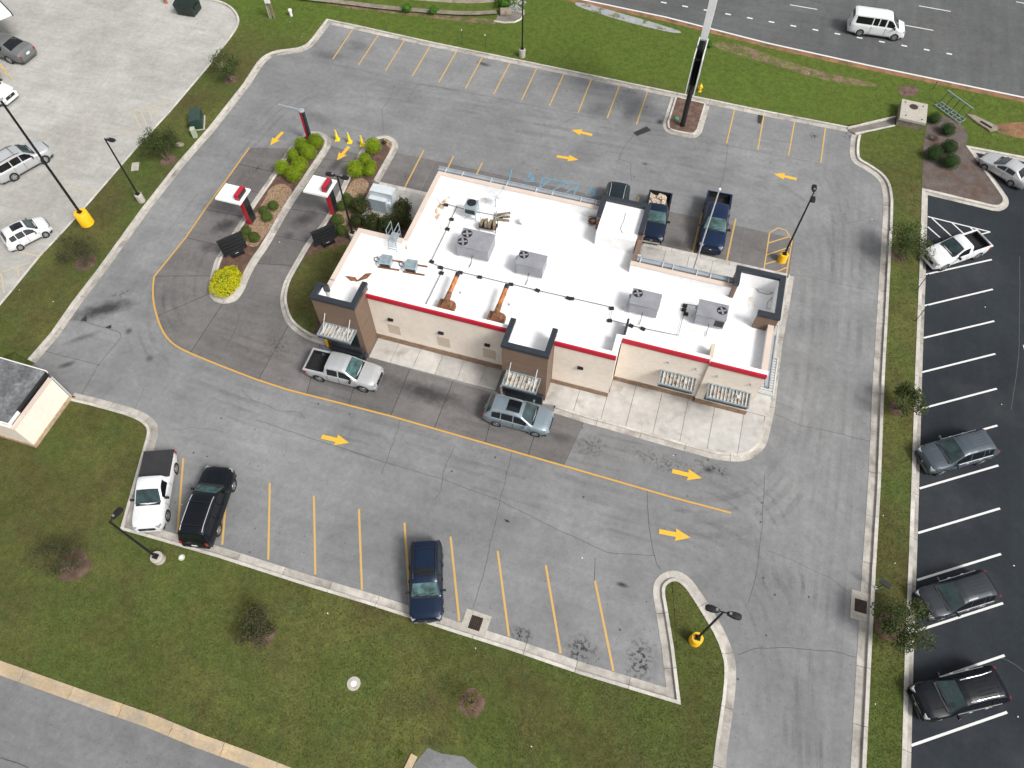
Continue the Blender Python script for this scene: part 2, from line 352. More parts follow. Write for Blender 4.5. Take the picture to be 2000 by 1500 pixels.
def paint(name, c, wear=0.35, base=(0.15, 0.15, 0.15)):
    t = NT(name); k = t.mapr(t.noise(5.5, 6.0, 0.75), 0.56, 0.74, 0, wear); k2 = t.mapr(t.noise(38.0, 3.0, 0.7), 0.60, 0.7, 0, wear)
    t.col(t.mix(t.math('MAXIMUM', k, k2), c, base)); t.b.inputs['Roughness'].default_value = 0.75
paint('paint_yellow', (0.50, 0.315, 0.10), 0.5); paint('paint_arrow', (0.66, 0.385, 0.03), 0.5); paint('paint_lane', (0.52, 0.30, 0.055), 0.55)
paint('paint_white', (0.62, 0.62, 0.61), 0.35, (0.05, 0.055, 0.06)); paint('paint_blue', (0.10, 0.28, 0.42), 0.95, (0.17, 0.17, 0.17)); paint('paint_tan', (0.44, 0.37, 0.26), 0.95, (0.34, 0.33, 0.30))
# building
mk('roof_membrane', (0.80, 0.80, 0.80), 0.55, var=((0.35, 0.05), (3.0, 0.04)), c2=(0.56, 0.54, 0.51), c2s=0.7, c2r=(0.60, 0.85))
mk('eifs_cream', (0.75, 0.665, 0.575), 0.9, var=((0.5, 0.06), (4.0, 0.04)), bump=(60, 0.15, 0.01))
mk('eifs_tan', (0.52, 0.44, 0.345), 0.9, var=((0.5, 0.06), (4.0, 0.04)), bump=(60, 0.15, 0.01))
mk('coping_tan', (0.56, 0.465, 0.40), 0.6, var=((0.8, 0.07),))
mk('red_band', (0.44, 0.006, 0.025), 0.4, var=((1.0, 0.06),))
mk('dark_metal', (0.022, 0.027, 0.036), 0.4, var=((2.0, 0.15),))
mk('black_metal', (0.012, 0.012, 0.013), 0.45, var=((3.0, 0.15),))
mk('grey_metal', (0.33, 0.36, 0.39), 0.45, 0.25, var=((2.0, 0.12), (12.0, 0.06)))
mk('light_metal', (0.58, 0.60, 0.60), 0.4, 0.2, var=((2.0, 0.1),))
mk('galvanised', (0.34, 0.42, 0.46), 0.4, 0.5, var=((4.0, 0.15), (20., 0.08)))
mk('awning_pan', (0.40, 0.37, 0.32), 0.8, var=((2.0, 0.15),), c2=(0.16, 0.10, 0.05), c2s=2.6, c2r=(0.5, 0.62))
mk('hvac_grey', (0.29, 0.29, 0.32), 0.5, 0.3, var=((1.2, 0.14), (8.0, 0.08)))
mk('fan_black', (0.010, 0.010, 0.011), 0.6, var=((5.0, 0.2),))
mk('rust', (0.13, 0.062, 0.035), 0.85, var=((2.5, 0.3), (14.0, 0.25)), c2=(0.26, 0.10, 0.035), c2s=4.0, bump=(25, 0.4, 0.01))
mk('rust_orange', (0.42, 0.15, 0.04), 0.8, var=((3.0, 0.3), (14.0, 0.2)), c2=(0.16, 0.07, 0.04), c2s=5.0)
mk('rubber_black', (0.015, 0.015, 0.015), 0.8, var=((4.0, 0.2),))
mk('dark_wood', (0.20, 0.16, 0.11), 0.9, var=((5.0, 0.4),))
mk('cabinet_white', (0.55, 0.60, 0.63), 0.45, 0.1, var=((2.0, 0.06),))
mk('cabinet_blue', (0.33, 0.40, 0.45), 0.5, 0.1, var=((2.0, 0.08),))
t_ = NT('wood_cladding')
sp = t_.n('ShaderNodeSeparateXYZ'); t_.l(t_.pos, sp.inputs[0])
zz = t_.math('MULTIPLY', sp.outputs[2], 1/0.19); fr = t_.math('FRACT', zz); fl = t_.math('FLOOR', zz)
cb = t_.n('ShaderNodeCombineXYZ'); t_.l(t_.math('MULTIPLY', t_.math('ADD', sp.outputs[0], sp.outputs[1]), 0.5), cb.inputs[0]); t_.l(fl, cb.inputs[1])
bn = t_.noise(1.0, 3.0, 0.6, cb.outputs[0]); gn = t_.noise(1.0, 5.0, 0.7, t_.mapping(scale=(3.0, 3.0, 60.0)))
colw = t_.mix(t_.mapr(bn, 0.3, 0.7, 0, 1), (0.142, 0.092, 0.064), (0.192, 0.129, 0.092))
jt = t_.math('LESS_THAN', fr, 0.09)
t_.col(t_.mix(t_.math('MULTIPLY', jt, 0.55), t_.mul(colw, t_.mapr(gn, 0.3, 0.7, 0.85, 1.15)), (0.07, 0.045, 0.03))); t_.b.inputs['Roughness'].default_value = 0.7
def brick(name, c1, c2, mortar):
    t = NT(name); bt = t.n('ShaderNodeTexBrick'); sp = t.n('ShaderNodeSeparateXYZ'); t.l(t.pos, sp.inputs[0])
    cb = t.n('ShaderNodeCombineXYZ'); t.l(t.math('ADD', sp.outputs[0], sp.outputs[1]), cb.inputs[0]); t.l(sp.outputs[2], cb.inputs[1]); t.l(cb.outputs[0], bt.inputs['Vector'])
    bt.inputs['Color1'].default_value = (*c1, 1); bt.inputs['Color2'].default_value = (*c2, 1); bt.inputs['Mortar'].default_value = (*mortar, 1)
    bt.inputs['Scale'].default_value = 1.0; bt.inputs['Brick Width'].default_value = 0.42; bt.inputs['Row Height'].default_value = 0.1; bt.inputs['Mortar Size'].default_value = 0.01
    t.col(t.mul(bt.outputs['Color'], t.mapr(t.noise(3.0), 0.3, 0.7, 0.75, 1.25))); t.b.inputs['Roughness'].default_value = 0.9
brick('brick_brown', (0.26, 0.155, 0.095), (0.19, 0.11, 0.065), (0.26, 0.21, 0.16)); brick('brick_tan', (0.42, 0.30, 0.19), (0.34, 0.23, 0.14), (0.40, 0.34, 0.27))
mk('shingle_grey', (0.105, 0.108, 0.112), 0.9, var=((0.8, 0.25), (5.0, 0.3), (28., 0.2)), c2=(0.19, 0.195, 0.2), c2s=1.2, c2r=(0.5, 0.7), bump=(20, 0.5, 0.02))
mk('trim_white', (0.70, 0.70, 0.69), 0.5, var=((2.0, 0.05),))
mk('canopy_white', (0.78, 0.78, 0.78), 0.4, var=((1.0, 0.04),))
mk('menu_red', (0.38, 0.012, 0.028), 0.35, var=((1.5, 0.1),)); mk('menu_dark', (0.015, 0.024, 0.026), 0.3, var=((1.5, 0.15),))
mk('glass_dark', (0.012, 0.022, 0.026), 0.06, var=((1.2, 0.3),), spec=0.7)
mk('bollard_yellow', (0.80, 0.44, 0.012), 0.5, var=((2.0, 0.08), (10., 0.05)))
mk('cone_yellow', (0.80, 0.60, 0.02), 0.5, var=((3.0, 0.06),)); mk('hydrant_yellow', (0.75, 0.46, 0.02), 0.45, var=((5.0, 0.1),))
mk('transformer_green', (0.020, 0.045, 0.036), 0.45, var=((1.5, 0.12),)); mk('pedestal_green', (0.33, 0.38, 0.27), 0.6, var=((2.5, 0.12),))
mk('dumpster_green', (0.011, 0.021, 0.017), 0.5, var=((2.0, 0.25),)); mk('lid_green', (0.03, 0.25, 0.12), 0.6, var=((4.0, 0.12),)); mk('grate_rust', (0.035, 0.021, 0.016), 0.8, var=((6.0, 0.3),))
mk('hole_black', (0.004, 0.004, 0.004), 1.0, var=()); mk('lamp_bronze', (0.014, 0.013, 0.014), 0.5, var=((2.0, 0.15),), spec=0.25); mk('lamp_lens', (0.20, 0.19, 0.20), 0.25, var=((3.0, 0.2),))
mk('sign_white', (0.66, 0.67, 0.68), 0.35, var=((0.3, 0.1),)); mk('sign_blue', (0.10, 0.30, 0.48), 0.5, var=((6.0, 0.6),)); mk('sky_litter', (0.7, 0.7, 0.69), 0.7, var=())
mk('bark', (0.105, 0.08, 0.062), 0.9, var=((6.0, 0.3),)); mk('bark_pale', (0.25, 0.21, 0.17), 0.9, var=((6.0, 0.3),))
def leaf(name, c, c2, rough=0.6):
    t = NT(name); a = t.mapr(t.noise(1.6, 3.0), 0.35, 0.65, 0, 1); oi = t.rnd()
    col = t.mul(t.mix(a, c, c2), t.mapr(t.noise(11.0, 3.0), 0.3, 0.7, 0.62, 1.38)); col = t.mul(col, t.mapr(oi, 0, 1, 0.86, 1.14))
    t.col(col); t.b.inputs['Roughness'].default_value = rough; t.b.inputs['Specular IOR Level'].default_value = 0.25
    tr = t.n('ShaderNodeBsdfTranslucent'); t.l(col, tr.inputs[0]); ad = t.n('ShaderNodeMixShader'); ad.inputs[0].default_value = 0.22
    t.l(t.b.outputs[0], ad.inputs[1]); t.l(tr.outputs[0], ad.inputs[2]); t.l(ad.outputs[0], t.out.inputs[0])
leaf('leaf_lime', (0.235, 0.315, 0.012), (0.15, 0.235, 0.010)); leaf('leaf_ball', (0.085, 0.125, 0.022), (0.06, 0.10, 0.018)); leaf('leaf_tree', (0.046, 0.072, 0.020), (0.070, 0.088, 0.024))
leaf('leaf_photinia', (0.030, 0.058, 0.014), (0.060, 0.055, 0.018)); leaf('leaf_yellow', (0.56, 0.52, 0.010), (0.42, 0.44, 0.012)); leaf('leaf_holly', (0.024, 0.056, 0.013), (0.034, 0.072, 0.015))
leaf('leaf_dull', (0.052, 0.060, 0.024), (0.070, 0.068, 0.028)); leaf('leaf_gold', (0.13, 0.115, 0.018), (0.085, 0.09, 0.02)); leaf('leaf_weed', (0.05, 0.15, 0.012), (0.06, 0.12, 0.015))
# vehicles
def car_paint(name, c, metal=0.0, rough=0.28):
    t = NT(name); t.col(t.mul(c, t.mapr(t.noise(1.3, 3.0), 0.3, 0.7, 0.95, 1.05))); t.b.inputs['Metallic'].default_value = metal
    t.l(t.mapr(t.noise(6.0, 4.0), 0.3, 0.7, rough, rough+0.12), t.b.inputs['Roughness']); t.b.inputs['Coat Weight'].default_value = 0.22; t.b.inputs['Specular IOR Level'].default_value = 0.22; t.b.inputs['Coat Roughness'].default_value = 0.06
car_paint('car_white', (0.62, 0.63, 0.64)); car_paint('car_silver', (0.46, 0.47, 0.48), 0.35); car_paint('car_silver_blue', (0.22, 0.27, 0.31), 0.4); car_paint('car_grey', (0.17, 0.18, 0.18), 0.4)
car_paint('car_black', (0.004, 0.0058, 0.009)); car_paint('car_navy', (0.007, 0.016, 0.038), 0.2); car_paint('car_blue', (0.010, 0.022, 0.060), 0.3); car_paint('car_charcoal', (0.070, 0.088, 0.106), 0.3); car_paint('car_teal', (0.014, 0.024, 0.030), 0.3); car_paint('car_slate', (0.036, 0.042, 0.049), 0.3)
mk('car_glass', (0.020, 0.040, 0.042), 0.05, var=((1.7, 0.6),), spec=0.8); mk('car_glass_teal', (0.035, 0.085, 0.085), 0.07, var=((2.6, 0.7),), spec=0.8); mk('car_glass_side', (0.006, 0.008, 0.010), 0.06, var=(), spec=0.6)
mk('tyre', (0.014, 0.014, 0.015), 0.85, var=((8.0, 0.2),)); mk('alloy', (0.42, 0.43, 0.44), 0.3, 0.7, var=()); mk('chrome', (0.72, 0.73, 0.74), 0.15, 0.9, var=()); mk('plastic_black', (0.014, 0.014, 0.015), 0.6, var=((6.0, 0.2),))
mk('lamp_clear', (0.34, 0.36, 0.37), 0.12, 0.2, var=()); mk('lamp_red', (0.30, 0.008, 0.012), 0.2, var=()); mk('bed_liner', (0.010, 0.010, 0.011), 0.85, var=((5.0, 0.25),)); mk('tonneau', (0.020, 0.020, 0.023), 0.75, var=((2.0, 0.15),)); mk('cargo_tan', (0.48, 0.40, 0.31), 0.9, var=((3.0, 0.3), (12., 0.2)), c2=(0.12, 0.08, 0.05), c2s=7.0, c2r=(0.55, 0.6))
mk('cloth_blue', (0.05, 0.08, 0.15), 0.9, var=((8.0, 0.3),)); mk('skin', (0.42, 0.27, 0.20), 0.6, var=((8.0, 0.06),)); mk('cloth_pink', (0.52, 0.40, 0.42), 0.9, var=((9.0, 0.2),)); mk('asphalt_patch', (0.022, 0.022, 0.024), 0.9, var=((6.0, 0.2), (30., 0.2)), bump=(40, 0.3, 0.01))

t_ = NT('tyre_mark'); tb = t_.n('ShaderNodeBsdfTransparent'); ms = t_.n('ShaderNodeMixShader'); t_.b.inputs['Base Color'].default_value = (0.05, 0.05, 0.05, 1); t_.b.inputs['Roughness'].default_value = 0.9
t_.l(t_.math('MULTIPLY', t_.mapr(t_.noise(0.35, 4.0, 0.6), 0.42, 0.62, 0.0, 0.13), t_.mapr(t_.noise(7.0, 4.0, 0.7), 0.35, 0.65, 0.5, 1.0)), ms.inputs[0]); t_.l(tb.outputs[0], ms.inputs[1]); t_.l(t_.b.outputs[0], ms.inputs[2]); t_.l(ms.outputs[0], t_.out.inputs[0])

for nm_, c_ in (('blade_green', (0.080, 0.096, 0.024)), ('blade_dry', (0.112, 0.108, 0.046)), ('blade_dark', (0.060, 0.070, 0.021))): mk(nm_, c_, 0.9, var=((0.5, 0.2),), spec=0.1)
# ------------------------------------------------------------------ ground, lots, kerbs
gm = MB(); gm.sheet([(-3000, -3000), (3000, -3000), (3000, 3000), (-3000, 3000)], -0.12); gm.build('ground', 'grass', kind='structure')
KERBS = {}
def kerb(key, base, side, gut, head, mat='concrete_kerb', hh=0.15, closed=False, sec=3.0, gmat=None, name='kerb'):
    """base: asphalt edge; a gutter pan then a raised head on the given side, cast in sections with open joints"""
    L = pl_len(base); n = max(1, round(L[-1]/sec)); pts = []; marks = []
    for k in range(n):
        c = pl_cut(base, L[-1]*k/n, L[-1]*(k+1)/n); marks.append(len(pts)); pts += c[:-1]
    marks.append(len(pts)); pts.append(base[-1])
    if closed and hypot(pts[0][0]-pts[-1][0], pts[0][1]-pts[-1][1]) < 1e-6: pts[-1] = pts[0]
    def off(d):
        if closed:
            o = offset_pl(pts[:-1], d*side, True); return o + [o[0]]
        return offset_pl(pts, d*side)
    a, b, c = pts, off(gut), off(gut+head); KERBS[key] = c
    e = empty(name, (0, 0, 0), kind='structure')
    g = 0.012
    for k in range(n):
        i0, i1 = marks[k], marks[k+1]; m = MB()
        def strip(p, q, z0, zp, zq, close=True):
            P = []; N = i1-i0+1
            for i in range(i0, i1+1):
                x0, y0 = p[i]; x1, y1 = q[i]
                if i in (i0, i1):
                    j = i+1 if i == i0 else i-1; tx, ty = p[j][0]-x0, p[j][1]-y0; l = hypot(tx, ty) or 1; x0 += tx/l*g; y0 += ty/l*g
                    tx, ty = q[j][0]-x1, q[j][1]-y1; l = hypot(tx, ty) or 1; x1 += tx/l*g; y1 += ty/l*g
                P += [(x0, y0, z0), (x0, y0, zp), (x1, y1, zq), (x1, y1, z0)]
            F = []
            for r in range(N-1):
                for u, v in ((0, 1), (1, 2), (2, 3)):
                    f = (r*4+u, r*4+v, (r+1)*4+v, (r+1)*4+u); F.append(f if side > 0 else f[::-1])
            f = (0, 3, 2, 1); F.append(f); F.append(tuple((N-1)*4+q_ for q_ in (0, 1, 2, 3))); m.add(P, F)
        if gut > 0: m.mi = 0; strip(a, b, -0.06, 0.016, 0.006)
        if hh > 0:
            bb = [(p[0]*0.8+q[0]*0.2, p[1]*0.8+q[1]*0.2) for p, q in zip(b, c)]
            m.mi = 1; sv = b; b = [p for p in b]; strip(b, c, -0.06, hh, hh)
        m.build('kerb_section', [gmat or 'concrete_gutter', mat], e)
    if gut > 0:
        j = MB()
        for i in range(len(pts)-1): j.add([(*pts[i], 0.002), (*pts[i+1], 0.002), (*b[i+1], 0.002), (*b[i], 0.002)], [(0, 1, 2, 3) if side > 0 else (3, 2, 1, 0)])
        j.build('joint_bed', 'joint_filler', e)
    return e
ch1 = W2([(69, 709), (115, 656), (157, 595), (208, 528), (288, 416), (360, 323), (421, 253), (488, 167), (505, 140), (521, 117), (540, 108), (567, 105), (588, 102), (607, 94), (620, 80), (644, 48), (692, 58), (844, 92), (1000, 124), (1149, 155), (1309, 189), (1384, 204), (1500, 228), (1655, 258)])
ch1 = ch1[:7] + smooth_pl(ch1[7:15], 2) + ch1[15:]
ch2 = W2([(1664, 262), (1660, 280), (1659.5, 307), (1668, 320), (1690, 332), (1712, 347), (1722, 364), (1725, 390), (1724, 427), (1719, 507), (1713, 608), (1705, 733), (1695, 947), (1684, 1107), (1673, 1287), (1661, 1500)])
ch2 = smooth_pl(ch2[:8], 2) + ch2[8:] + [(ch2[-1][0]-0.3, -30.0)]
ch3 = W2([(1417, 1500), (1421, 1460), (1429, 1407), (1436, 1353), (1438, 1313), (1435, 1284), (1419, 1239), (1392, 1193), (1365, 1151), (1347, 1128), (1328, 1116), (1309, 1114), (1291, 1121), (1277, 1137), (1275, 1159), (1280, 1188), (1292, 1265), (1301, 1343)])
tail3 = W2([(1141, 1295), (1000, 1247), (900, 1216), (799, 1183), (721, 1158), (607, 1124), (500, 1090), (437, 1070), (347, 1044), (262, 1020), (304, 867), (309, 848), (309, 832), (301, 819), (283, 806), (253, 795), (187, 777), (160, 771), (146, 767)])
ch3 = [(ch3[0][0]-0.35, -30.0)] + smooth_pl(ch3[:-1], 1) + [ch3[-1]] + tail3[:10] + smooth_pl(tail3[10:16], 2) + tail3[16:]
kerb('N', ch1, 1, 0.42, 0.17); kerb('E', ch2, 1, 0.52, 0.2); kerb('S', ch3, 1, 0.48, 0.18)
lotp = [p for p in offset_pl(ch1, 0.25)] + [p for p in offset_pl(ch2, 0.25)] + [p for p in offset_pl(ch3, 0.25)]
fl0, fl1 = w2(1749, 231), w2(1746, 246)
LOT = MB().sheet(lotp, 0.0).build('parking_lot', 'asphalt_grey', kind='structure')
# service apron that runs to the bin enclosure
m = MB(); m.sheet(W2([(69, 709), (146, 768), (60, 840), (-20, 770)]), -0.006); m.build('bin_apron', 'lane_concrete', kind='structure')
# sealed lot to the east, with its kerb
r1 = W2([(1779, 1500), (1784, 1287), (1792, 1053), (1797, 877), (1801, 726), (1808, 536), (1811, 427), (1812, 381), (1895, 401), (1937, 411), (1952, 413), (1966, 407), (1971, 397), (1968, 386), (1950, 360), (1905, 298), (2000, 316)])
r1 = [(r1[0][0]-0.1, -30.0)] + r1[:9] + smooth_pl(r1[9:14], 2) + r1[14:16] + [r1[16], (r1[16][0]+25, r1[16][1]+0.3)]
kerb('R', r1, 1, 0.28, 0.24, 'concrete_kerb')
ep = [p for p in offset_pl(r1, 0.1)] + [(70, r1[-1][1]), (70, -30)]
ELOT = MB().sheet(ep, -0.004).build('sealed_lot', 'asphalt_sealed', kind='structure')
# concrete forecourt to the west
l1 = W2([(0, 595), (16, 576), (77, 501), (117, 459), (173, 397), (235, 325), (267, 288), (331, 219), (408, 128), (432, 96), (449, 75), (463, 53), (465, 37), (454, 19), (433, 6), (397, -1)])
l1 = l1[:9] + smooth_pl(l1[9:], 2)
d0 = (l1[0][0]-l1[1][0], l1[0][1]-l1[1][1]); l1 = [(l1[0][0]+d0[0]*8, l1[0][1]+d0[1]*8)] + l1 + [(l1[-1][0]-12, l1[-1][1]+0.4)]
kerb('L', l1, -1, 0.0, 0.2, 'concrete_kerb', hh=0.13, sec=4.5)
WLOT = MB().sheet(offset_pl(l1, -0.05) + [(-160, l1[-1][1]), (-160, l1[0][1])], -0.008).build('forecourt', 'concrete_lot', kind='structure')
# street at the south-west
s1 = W2([(0, 1319), (181, 1384), (285, 1420), (379, 1459), (461, 1489), (520, 1512)])
da = (s1[0][0]-s1[1][0], s1[0][1]-s1[1][1]); db = (s1[-1][0]-s1[-2][0], s1[-1][1]-s1[-2][1])
s1 = [(s1[0][0]+da[0]*4, s1[0][1]+da[1]*4)] + s1 + [(s1[-1][0]+db[0]*9, s1[-1][1]+db[1]*9)]
kerb('street', s1, 1, 0.42, 0.24, 'kerb_tan', gmat='kerb_tan')
STREET = MB().sheet(offset_pl(s1, 0.1) + [(s1[-1][0]-4, s1[-1][1]-12), (s1[0][0]-4, s1[0][1]-12)], -0.01).build('street', 'asphalt_road', kind='structure')
# highway
h1 = W2([(1105, -8), (1300, 33), (1500, 84), (1700, 128), (2000, 190)])
hA = (h1[0][0]-60, h1[0][1]+1.2); hB = (h1[-1][0]+70, h1[-1][1]-1.5)
hl = [hA] + h1 + [hB]
HWY = MB().sheet(offset_pl(hl, -0.1) + [(hB[0], 130), (hA[0], 130)], -0.02).build('highway', 'asphalt_highway', kind='structure')
# raised lawns
lawnN = KERBS['N'][:-1] + [w2(1652, 247), w2(1700, 240), fl0, fl1, w2(1700, 257)] + KERBS['E'] + KERBS['R'] + [(90, KERBS['R'][-1][1]), (90, hB[1]-0.95)]
lawnN += offset_pl(hl, -0.95)[::-1][1:] + [(-70, 69.5), (-70, KERBS['L'][-1][1])] + KERBS['L'][::-1] + [w2(30, 690)]
MB().sheet(lawnN, 0.125).build('lawn', 'grass', kind='structure')
enc = [(-35.45, 10.9), (-35.35, 14.7)]
lawnS = KERBS['S'] + [(-35.2, 14.9), (-45, 14.9), (-70, 12)] + KERBS['street']
MB().sheet(lawnS, 0.127).build('lawn', 'grass', kind='structure')
def patch(name, px, z, mat, it=2, kind='structure', parent=None):
    return MB().sheet(smooth_pl(W2(px, z), it, True), z).build(name, mat, parent, kind=kind)
# drainage flume between lot and junction box
m = MB(); m.sheet([w2(1653, 252), w2(1668, 261), w2(1700, 255), fl1, fl0, w2(1700, 243)], 0.012); m.build('drain_flume', 'concrete_gutter_dark', kind='structure')
kerb('fl1', [w2(1655, 253), w2(1700, 242.5), fl0], 1, 0.0, 0.17); kerb('fl2', [w2(1668, 262), w2(1700, 256), fl1], -1, 0.0, 0.17)
# mulch bed beside the junction box
iR = [i for i in range(len(KERBS['R']))]
R_ = KERBS['R']; a0 = min(iR, key=lambda i: hypot(R_[i][0]-w2(1808, 372)[0], R_[i][1]-w2(1808, 372)[1])); a1 = min(iR, key=lambda i: hypot(R_[i][0]-w2(1886, 285)[0], R_[i][1]-w2(1886, 285)[1]))
bed = R_[a0:a1+1] + W2([(1889, 268), (1880, 250), (1868, 238), (1840, 228), (1815, 232), (1808, 245), (1802, 290), (1800, 330)])
MB().sheet(bed, 0.14).build('mulch_bed', 'mulch_grey', kind='structure')
# verge details: ditch, bare soil, gravel
patch('dirt_bank', [(1385, 82), (1440, 84), (1500, 106), (1600, 140), (1690, 158), (1725, 168), (1690, 170), (1600, 155), (1500, 124), (1400, 96)], 0.133, 'dirt_gravel')
patch('clay_patch', [(1752, 168), (1790, 166), (1797, 180), (1780, 190), (1755, 185)], 0.135, 'mulch_red')
patch('gravel_strip', [(1128, 2), (1200, 22), (1270, 42), (1335, 62), (1322, 66), (1250, 50), (1180, 30), (1120, 10)], 0.134, 'grey_gravel')
clay = [p for p in hl]; m = MB(); ribbon(m, offset_pl(hl[1:7], -0.62), 1.0, -0.016); m.build('clay_shoulder', 'red_clay', kind='structure')
patch('clay_gully', [(1940, 243), (1965, 240), (2010, 238), (2080, 250), (2080, 276), (2000, 272), (1960, 262), (1938, 255)], 0.137, 'red_clay')
m = MB(); dp = smooth_pl(W2([(590, -14), (680, -4), (760, 6), (860, 14), (920, 17), (968, 14)]), 2)
a, b, c_, d_ = offset_pl(dp, 1.6), offset_pl(dp, 0.55), offset_pl(dp, -0.55), offset_pl(dp, -1.6)
for i in range(len(dp)-1):
    for p, q, zp, zq in ((b, a, -0.05, 0.16), (c_, b, -0.05, -0.05), (d_, c_, 0.16, -0.05)):
        m.add([(*p[i], zp+0.02), (*p[i+1], zp+0.02), (*q[i+1], zq+0.02), (*q[i], zq+0.02)], [(0, 1, 2, 3)])
for v in range(len(m.v)): m.v[v] = (m.v[v][0], m.v[v][1], m.v[v][2]+0.13)
m.build('drain_channel', 'concrete_old', kind='structure')
m = MB(); ribbon(m, smooth_pl(W2([(640, 8), (720, 20), (820, 30), (900, 40), (972, 46)]), 2), 0.8, 0.141); m.build('channel_lip', 'dirt_gravel', kind='structure')
patch('clay_bank', [(640, 2), (720, 8), (790, 22), (740, 24), (660, 14)], 0.138, 'red_clay')
# south driveway stub
m = MB(); m.sheet(W2([(836, 1461), (862, 1472), (905, 1478), (935, 1502), (950, 1560), (780, 1560), (812, 1490)]), 0.134); m.build('driveway_stub', 'asphalt_road', kind='structure')
kerb('stub', W2([(816, 1478), (796, 1520), (780, 1560)]), -1, 0.0, 0.36, 'kerb_tan', hh=0.2)
# ------------------------------------------------------------------ slabs between two edges
def slabs(parent, Lp, Rp, joints, z0, z1, mat, name='slab', g=0.022):
    LL, LR = pl_len(Lp), pl_len(Rp)
    js = [(pl_proj(Lp, a), pl_proj(Rp, b)) for a, b in joints]
    js = [(0.0, 0.0)] + js + [(LL[-1], LR[-1])]
    for (a0, b0), (a1, b1) in zip(js[:-1], js[1:]):
        if a1-a0 < 0.15 and b1-b0 < 0.15: continue
        p = pl_cut(Lp, a0+g, max(a1-g, a0+2*g)); q = pl_cut(Rp, b0+g, max(b1-g, b0+2*g))
        MB().prism(p + q[::-1], z0, z1).build(name, mat, parent)
yl = W2([(487, 289), (407, 400), (363, 464), (301, 541), (298.7, 560), (299, 587), (307, 621), (320, 653), (341, 675), (371, 690), (427, 713), (500, 741), (561, 761), (764, 813), (1000, 881), (1101, 910), (1315, 972), (1428, 1002)])
yline = yl[:3] + smooth_pl(yl[3:12], 2) + yl[12:]
isl1 = [(613, 256), (627, 258), (640, 265), (648, 275), (646, 286), (641, 296), (616, 333), (600, 358), (566, 408), (526, 480), (502, 514), (487, 542), (478, 566), (466, 584), (451, 592), (435, 594), (419, 589), (410, 579), (407, 566), (408, 553), (413, 531), (420, 508), (431, 490), (445, 469), (463, 442), (475, 422), (496, 390), (526, 348), (552, 308), (567, 286), (580, 270), (592, 262), (603, 257)]
I1 = W2(isl1); I1 = smooth_pl(I1, 1, True)
kerb('I1', I1 + [I1[0]], -1, 0.36, 0.18, closed=True, sec=2.6)
isl2 = [(640, 676), (607, 667), (575, 648), (556, 627), (548, 597), (547, 585), (549, 570), (555, 549), (571, 520), (599, 472), (617, 451), (640, 420), (660, 380), (678, 341), (695, 313), (705, 291), (718, 275), (735, 267), (756, 264), (772, 272), (779, 283), (775, 296), (748, 344), (741, 357)]
I2 = smooth_pl(W2(isl2), 1); kerb('I2', I2, -1, 0.32, 0.18, sec=2.6)
ap = W2([(1080, 806), (1139, 825), (1221, 848), (1304, 872), (1395, 897), (1430, 902), (1455, 901), (1476, 892), (1492, 877), (1500, 862), (1513, 800), (1529, 667), (1540, 608), (1549, 540)])
ap = ap[:4] + smooth_pl(ap[4:11], 2) + ap[11:]
ap[-1] = (ap[-2][0]+0.08, 39.68)
kerb('apron', ap, 1, 0.36, 0.16, hh=0.13)
# drive-through lane slabs (outer lane, then along the windows)
LANE = empty('drive_lane', (0, 0, 0), kind='structure')
lanepoly = yline[:-3]
laneR = W2([(567, 290), (526, 348), (496, 390), (463, 442), (445, 469), (431, 490), (420, 508), (413, 531), (408, 553), (407, 566), (410, 579), (419, 589), (435, 594), (459, 590), (500, 610), (548, 600), (556, 627), (575, 648), (607, 667), (636, 676), (680, 690), (721, 698), (849, 734), (951, 764), (1060, 795), (1080, 806), (1141, 824)])
laneL = [p for p in yline if p[0] < w2(1101, 910)[0]+0.05]
JL = [((465, 320), (535, 336)), ((435, 360), (506, 377)), ((400, 409), (474, 423)), ((363, 464), (431, 480)), ((304, 540), (411, 539)), ((309, 617), (408, 574)), ((372, 689), (435, 593)), ((505, 741), (556, 640)), ((600, 768), (625, 672)), ((681, 790), (710, 695)), ((763, 812), (801, 720)), ((849, 834), (885, 744)), ((948, 863), (972, 770)), ((1031, 889), (1062, 797))]
slabs(LANE, laneL, laneR, [(w2(*a), w2(*b)) for a, b in JL], -0.02, 0.010, 'lane_concrete')
MB().sheet(laneL + laneR[::-1], 0.003).build('joint_bed', 'joint_filler', LANE)
l2L = W2([(646, 284), (616, 333), (600, 358), (566, 408), (526, 480), (502, 514), (487, 542), (478, 566), (466, 584)]); l2R = W2([(700, 302), (678, 341), (660, 380), (640, 420), (617, 451), (599, 472), (571, 520), (555, 549), (548, 580)])
slabs(LANE, l2L, l2R, [(w2(*a), w2(*b)) for a, b in (((630, 310), (692, 318)), ((600, 358), (668, 362)), ((566, 408), (640, 420)), ((536, 460), (598, 472)), ((502, 515), (573, 519)))], -0.02, 0.011, 'lane_concrete')
MB().sheet(l2L + l2R[::-1], 0.004).build('joint_bed', 'joint_filler', LANE)
l3L = W2([(435, 593), (466, 584), (480, 575)]); MB().prism(W2([(437, 594), (455, 592), (467, 584), (478, 567), (548, 579), (547, 592), (549, 600), (500, 609), (460, 592)]), -0.02, 0.0115).build('slab', 'lane_concrete', LANE)
# stalls north of the building are paved in concrete too
NST = empty('stall_paving', (0, 0, 0), kind='structure')
ny0, ny1 = 39.72, 43.6
for x0, x1 in ((-24.2, -20.0), (-19.97, -15.6), (-15.57, -11.0), (-10.97, -6.2), (-6.17, -1.6), (-1.57, 1.4), (1.43, 5.8), (5.83, 9.6)):
    MB().prism([(x0, ny0), (x1, ny0), (x1, ny1), (x0, ny1)], -0.02, 0.006).build('slab', 'lane_concrete', NST)
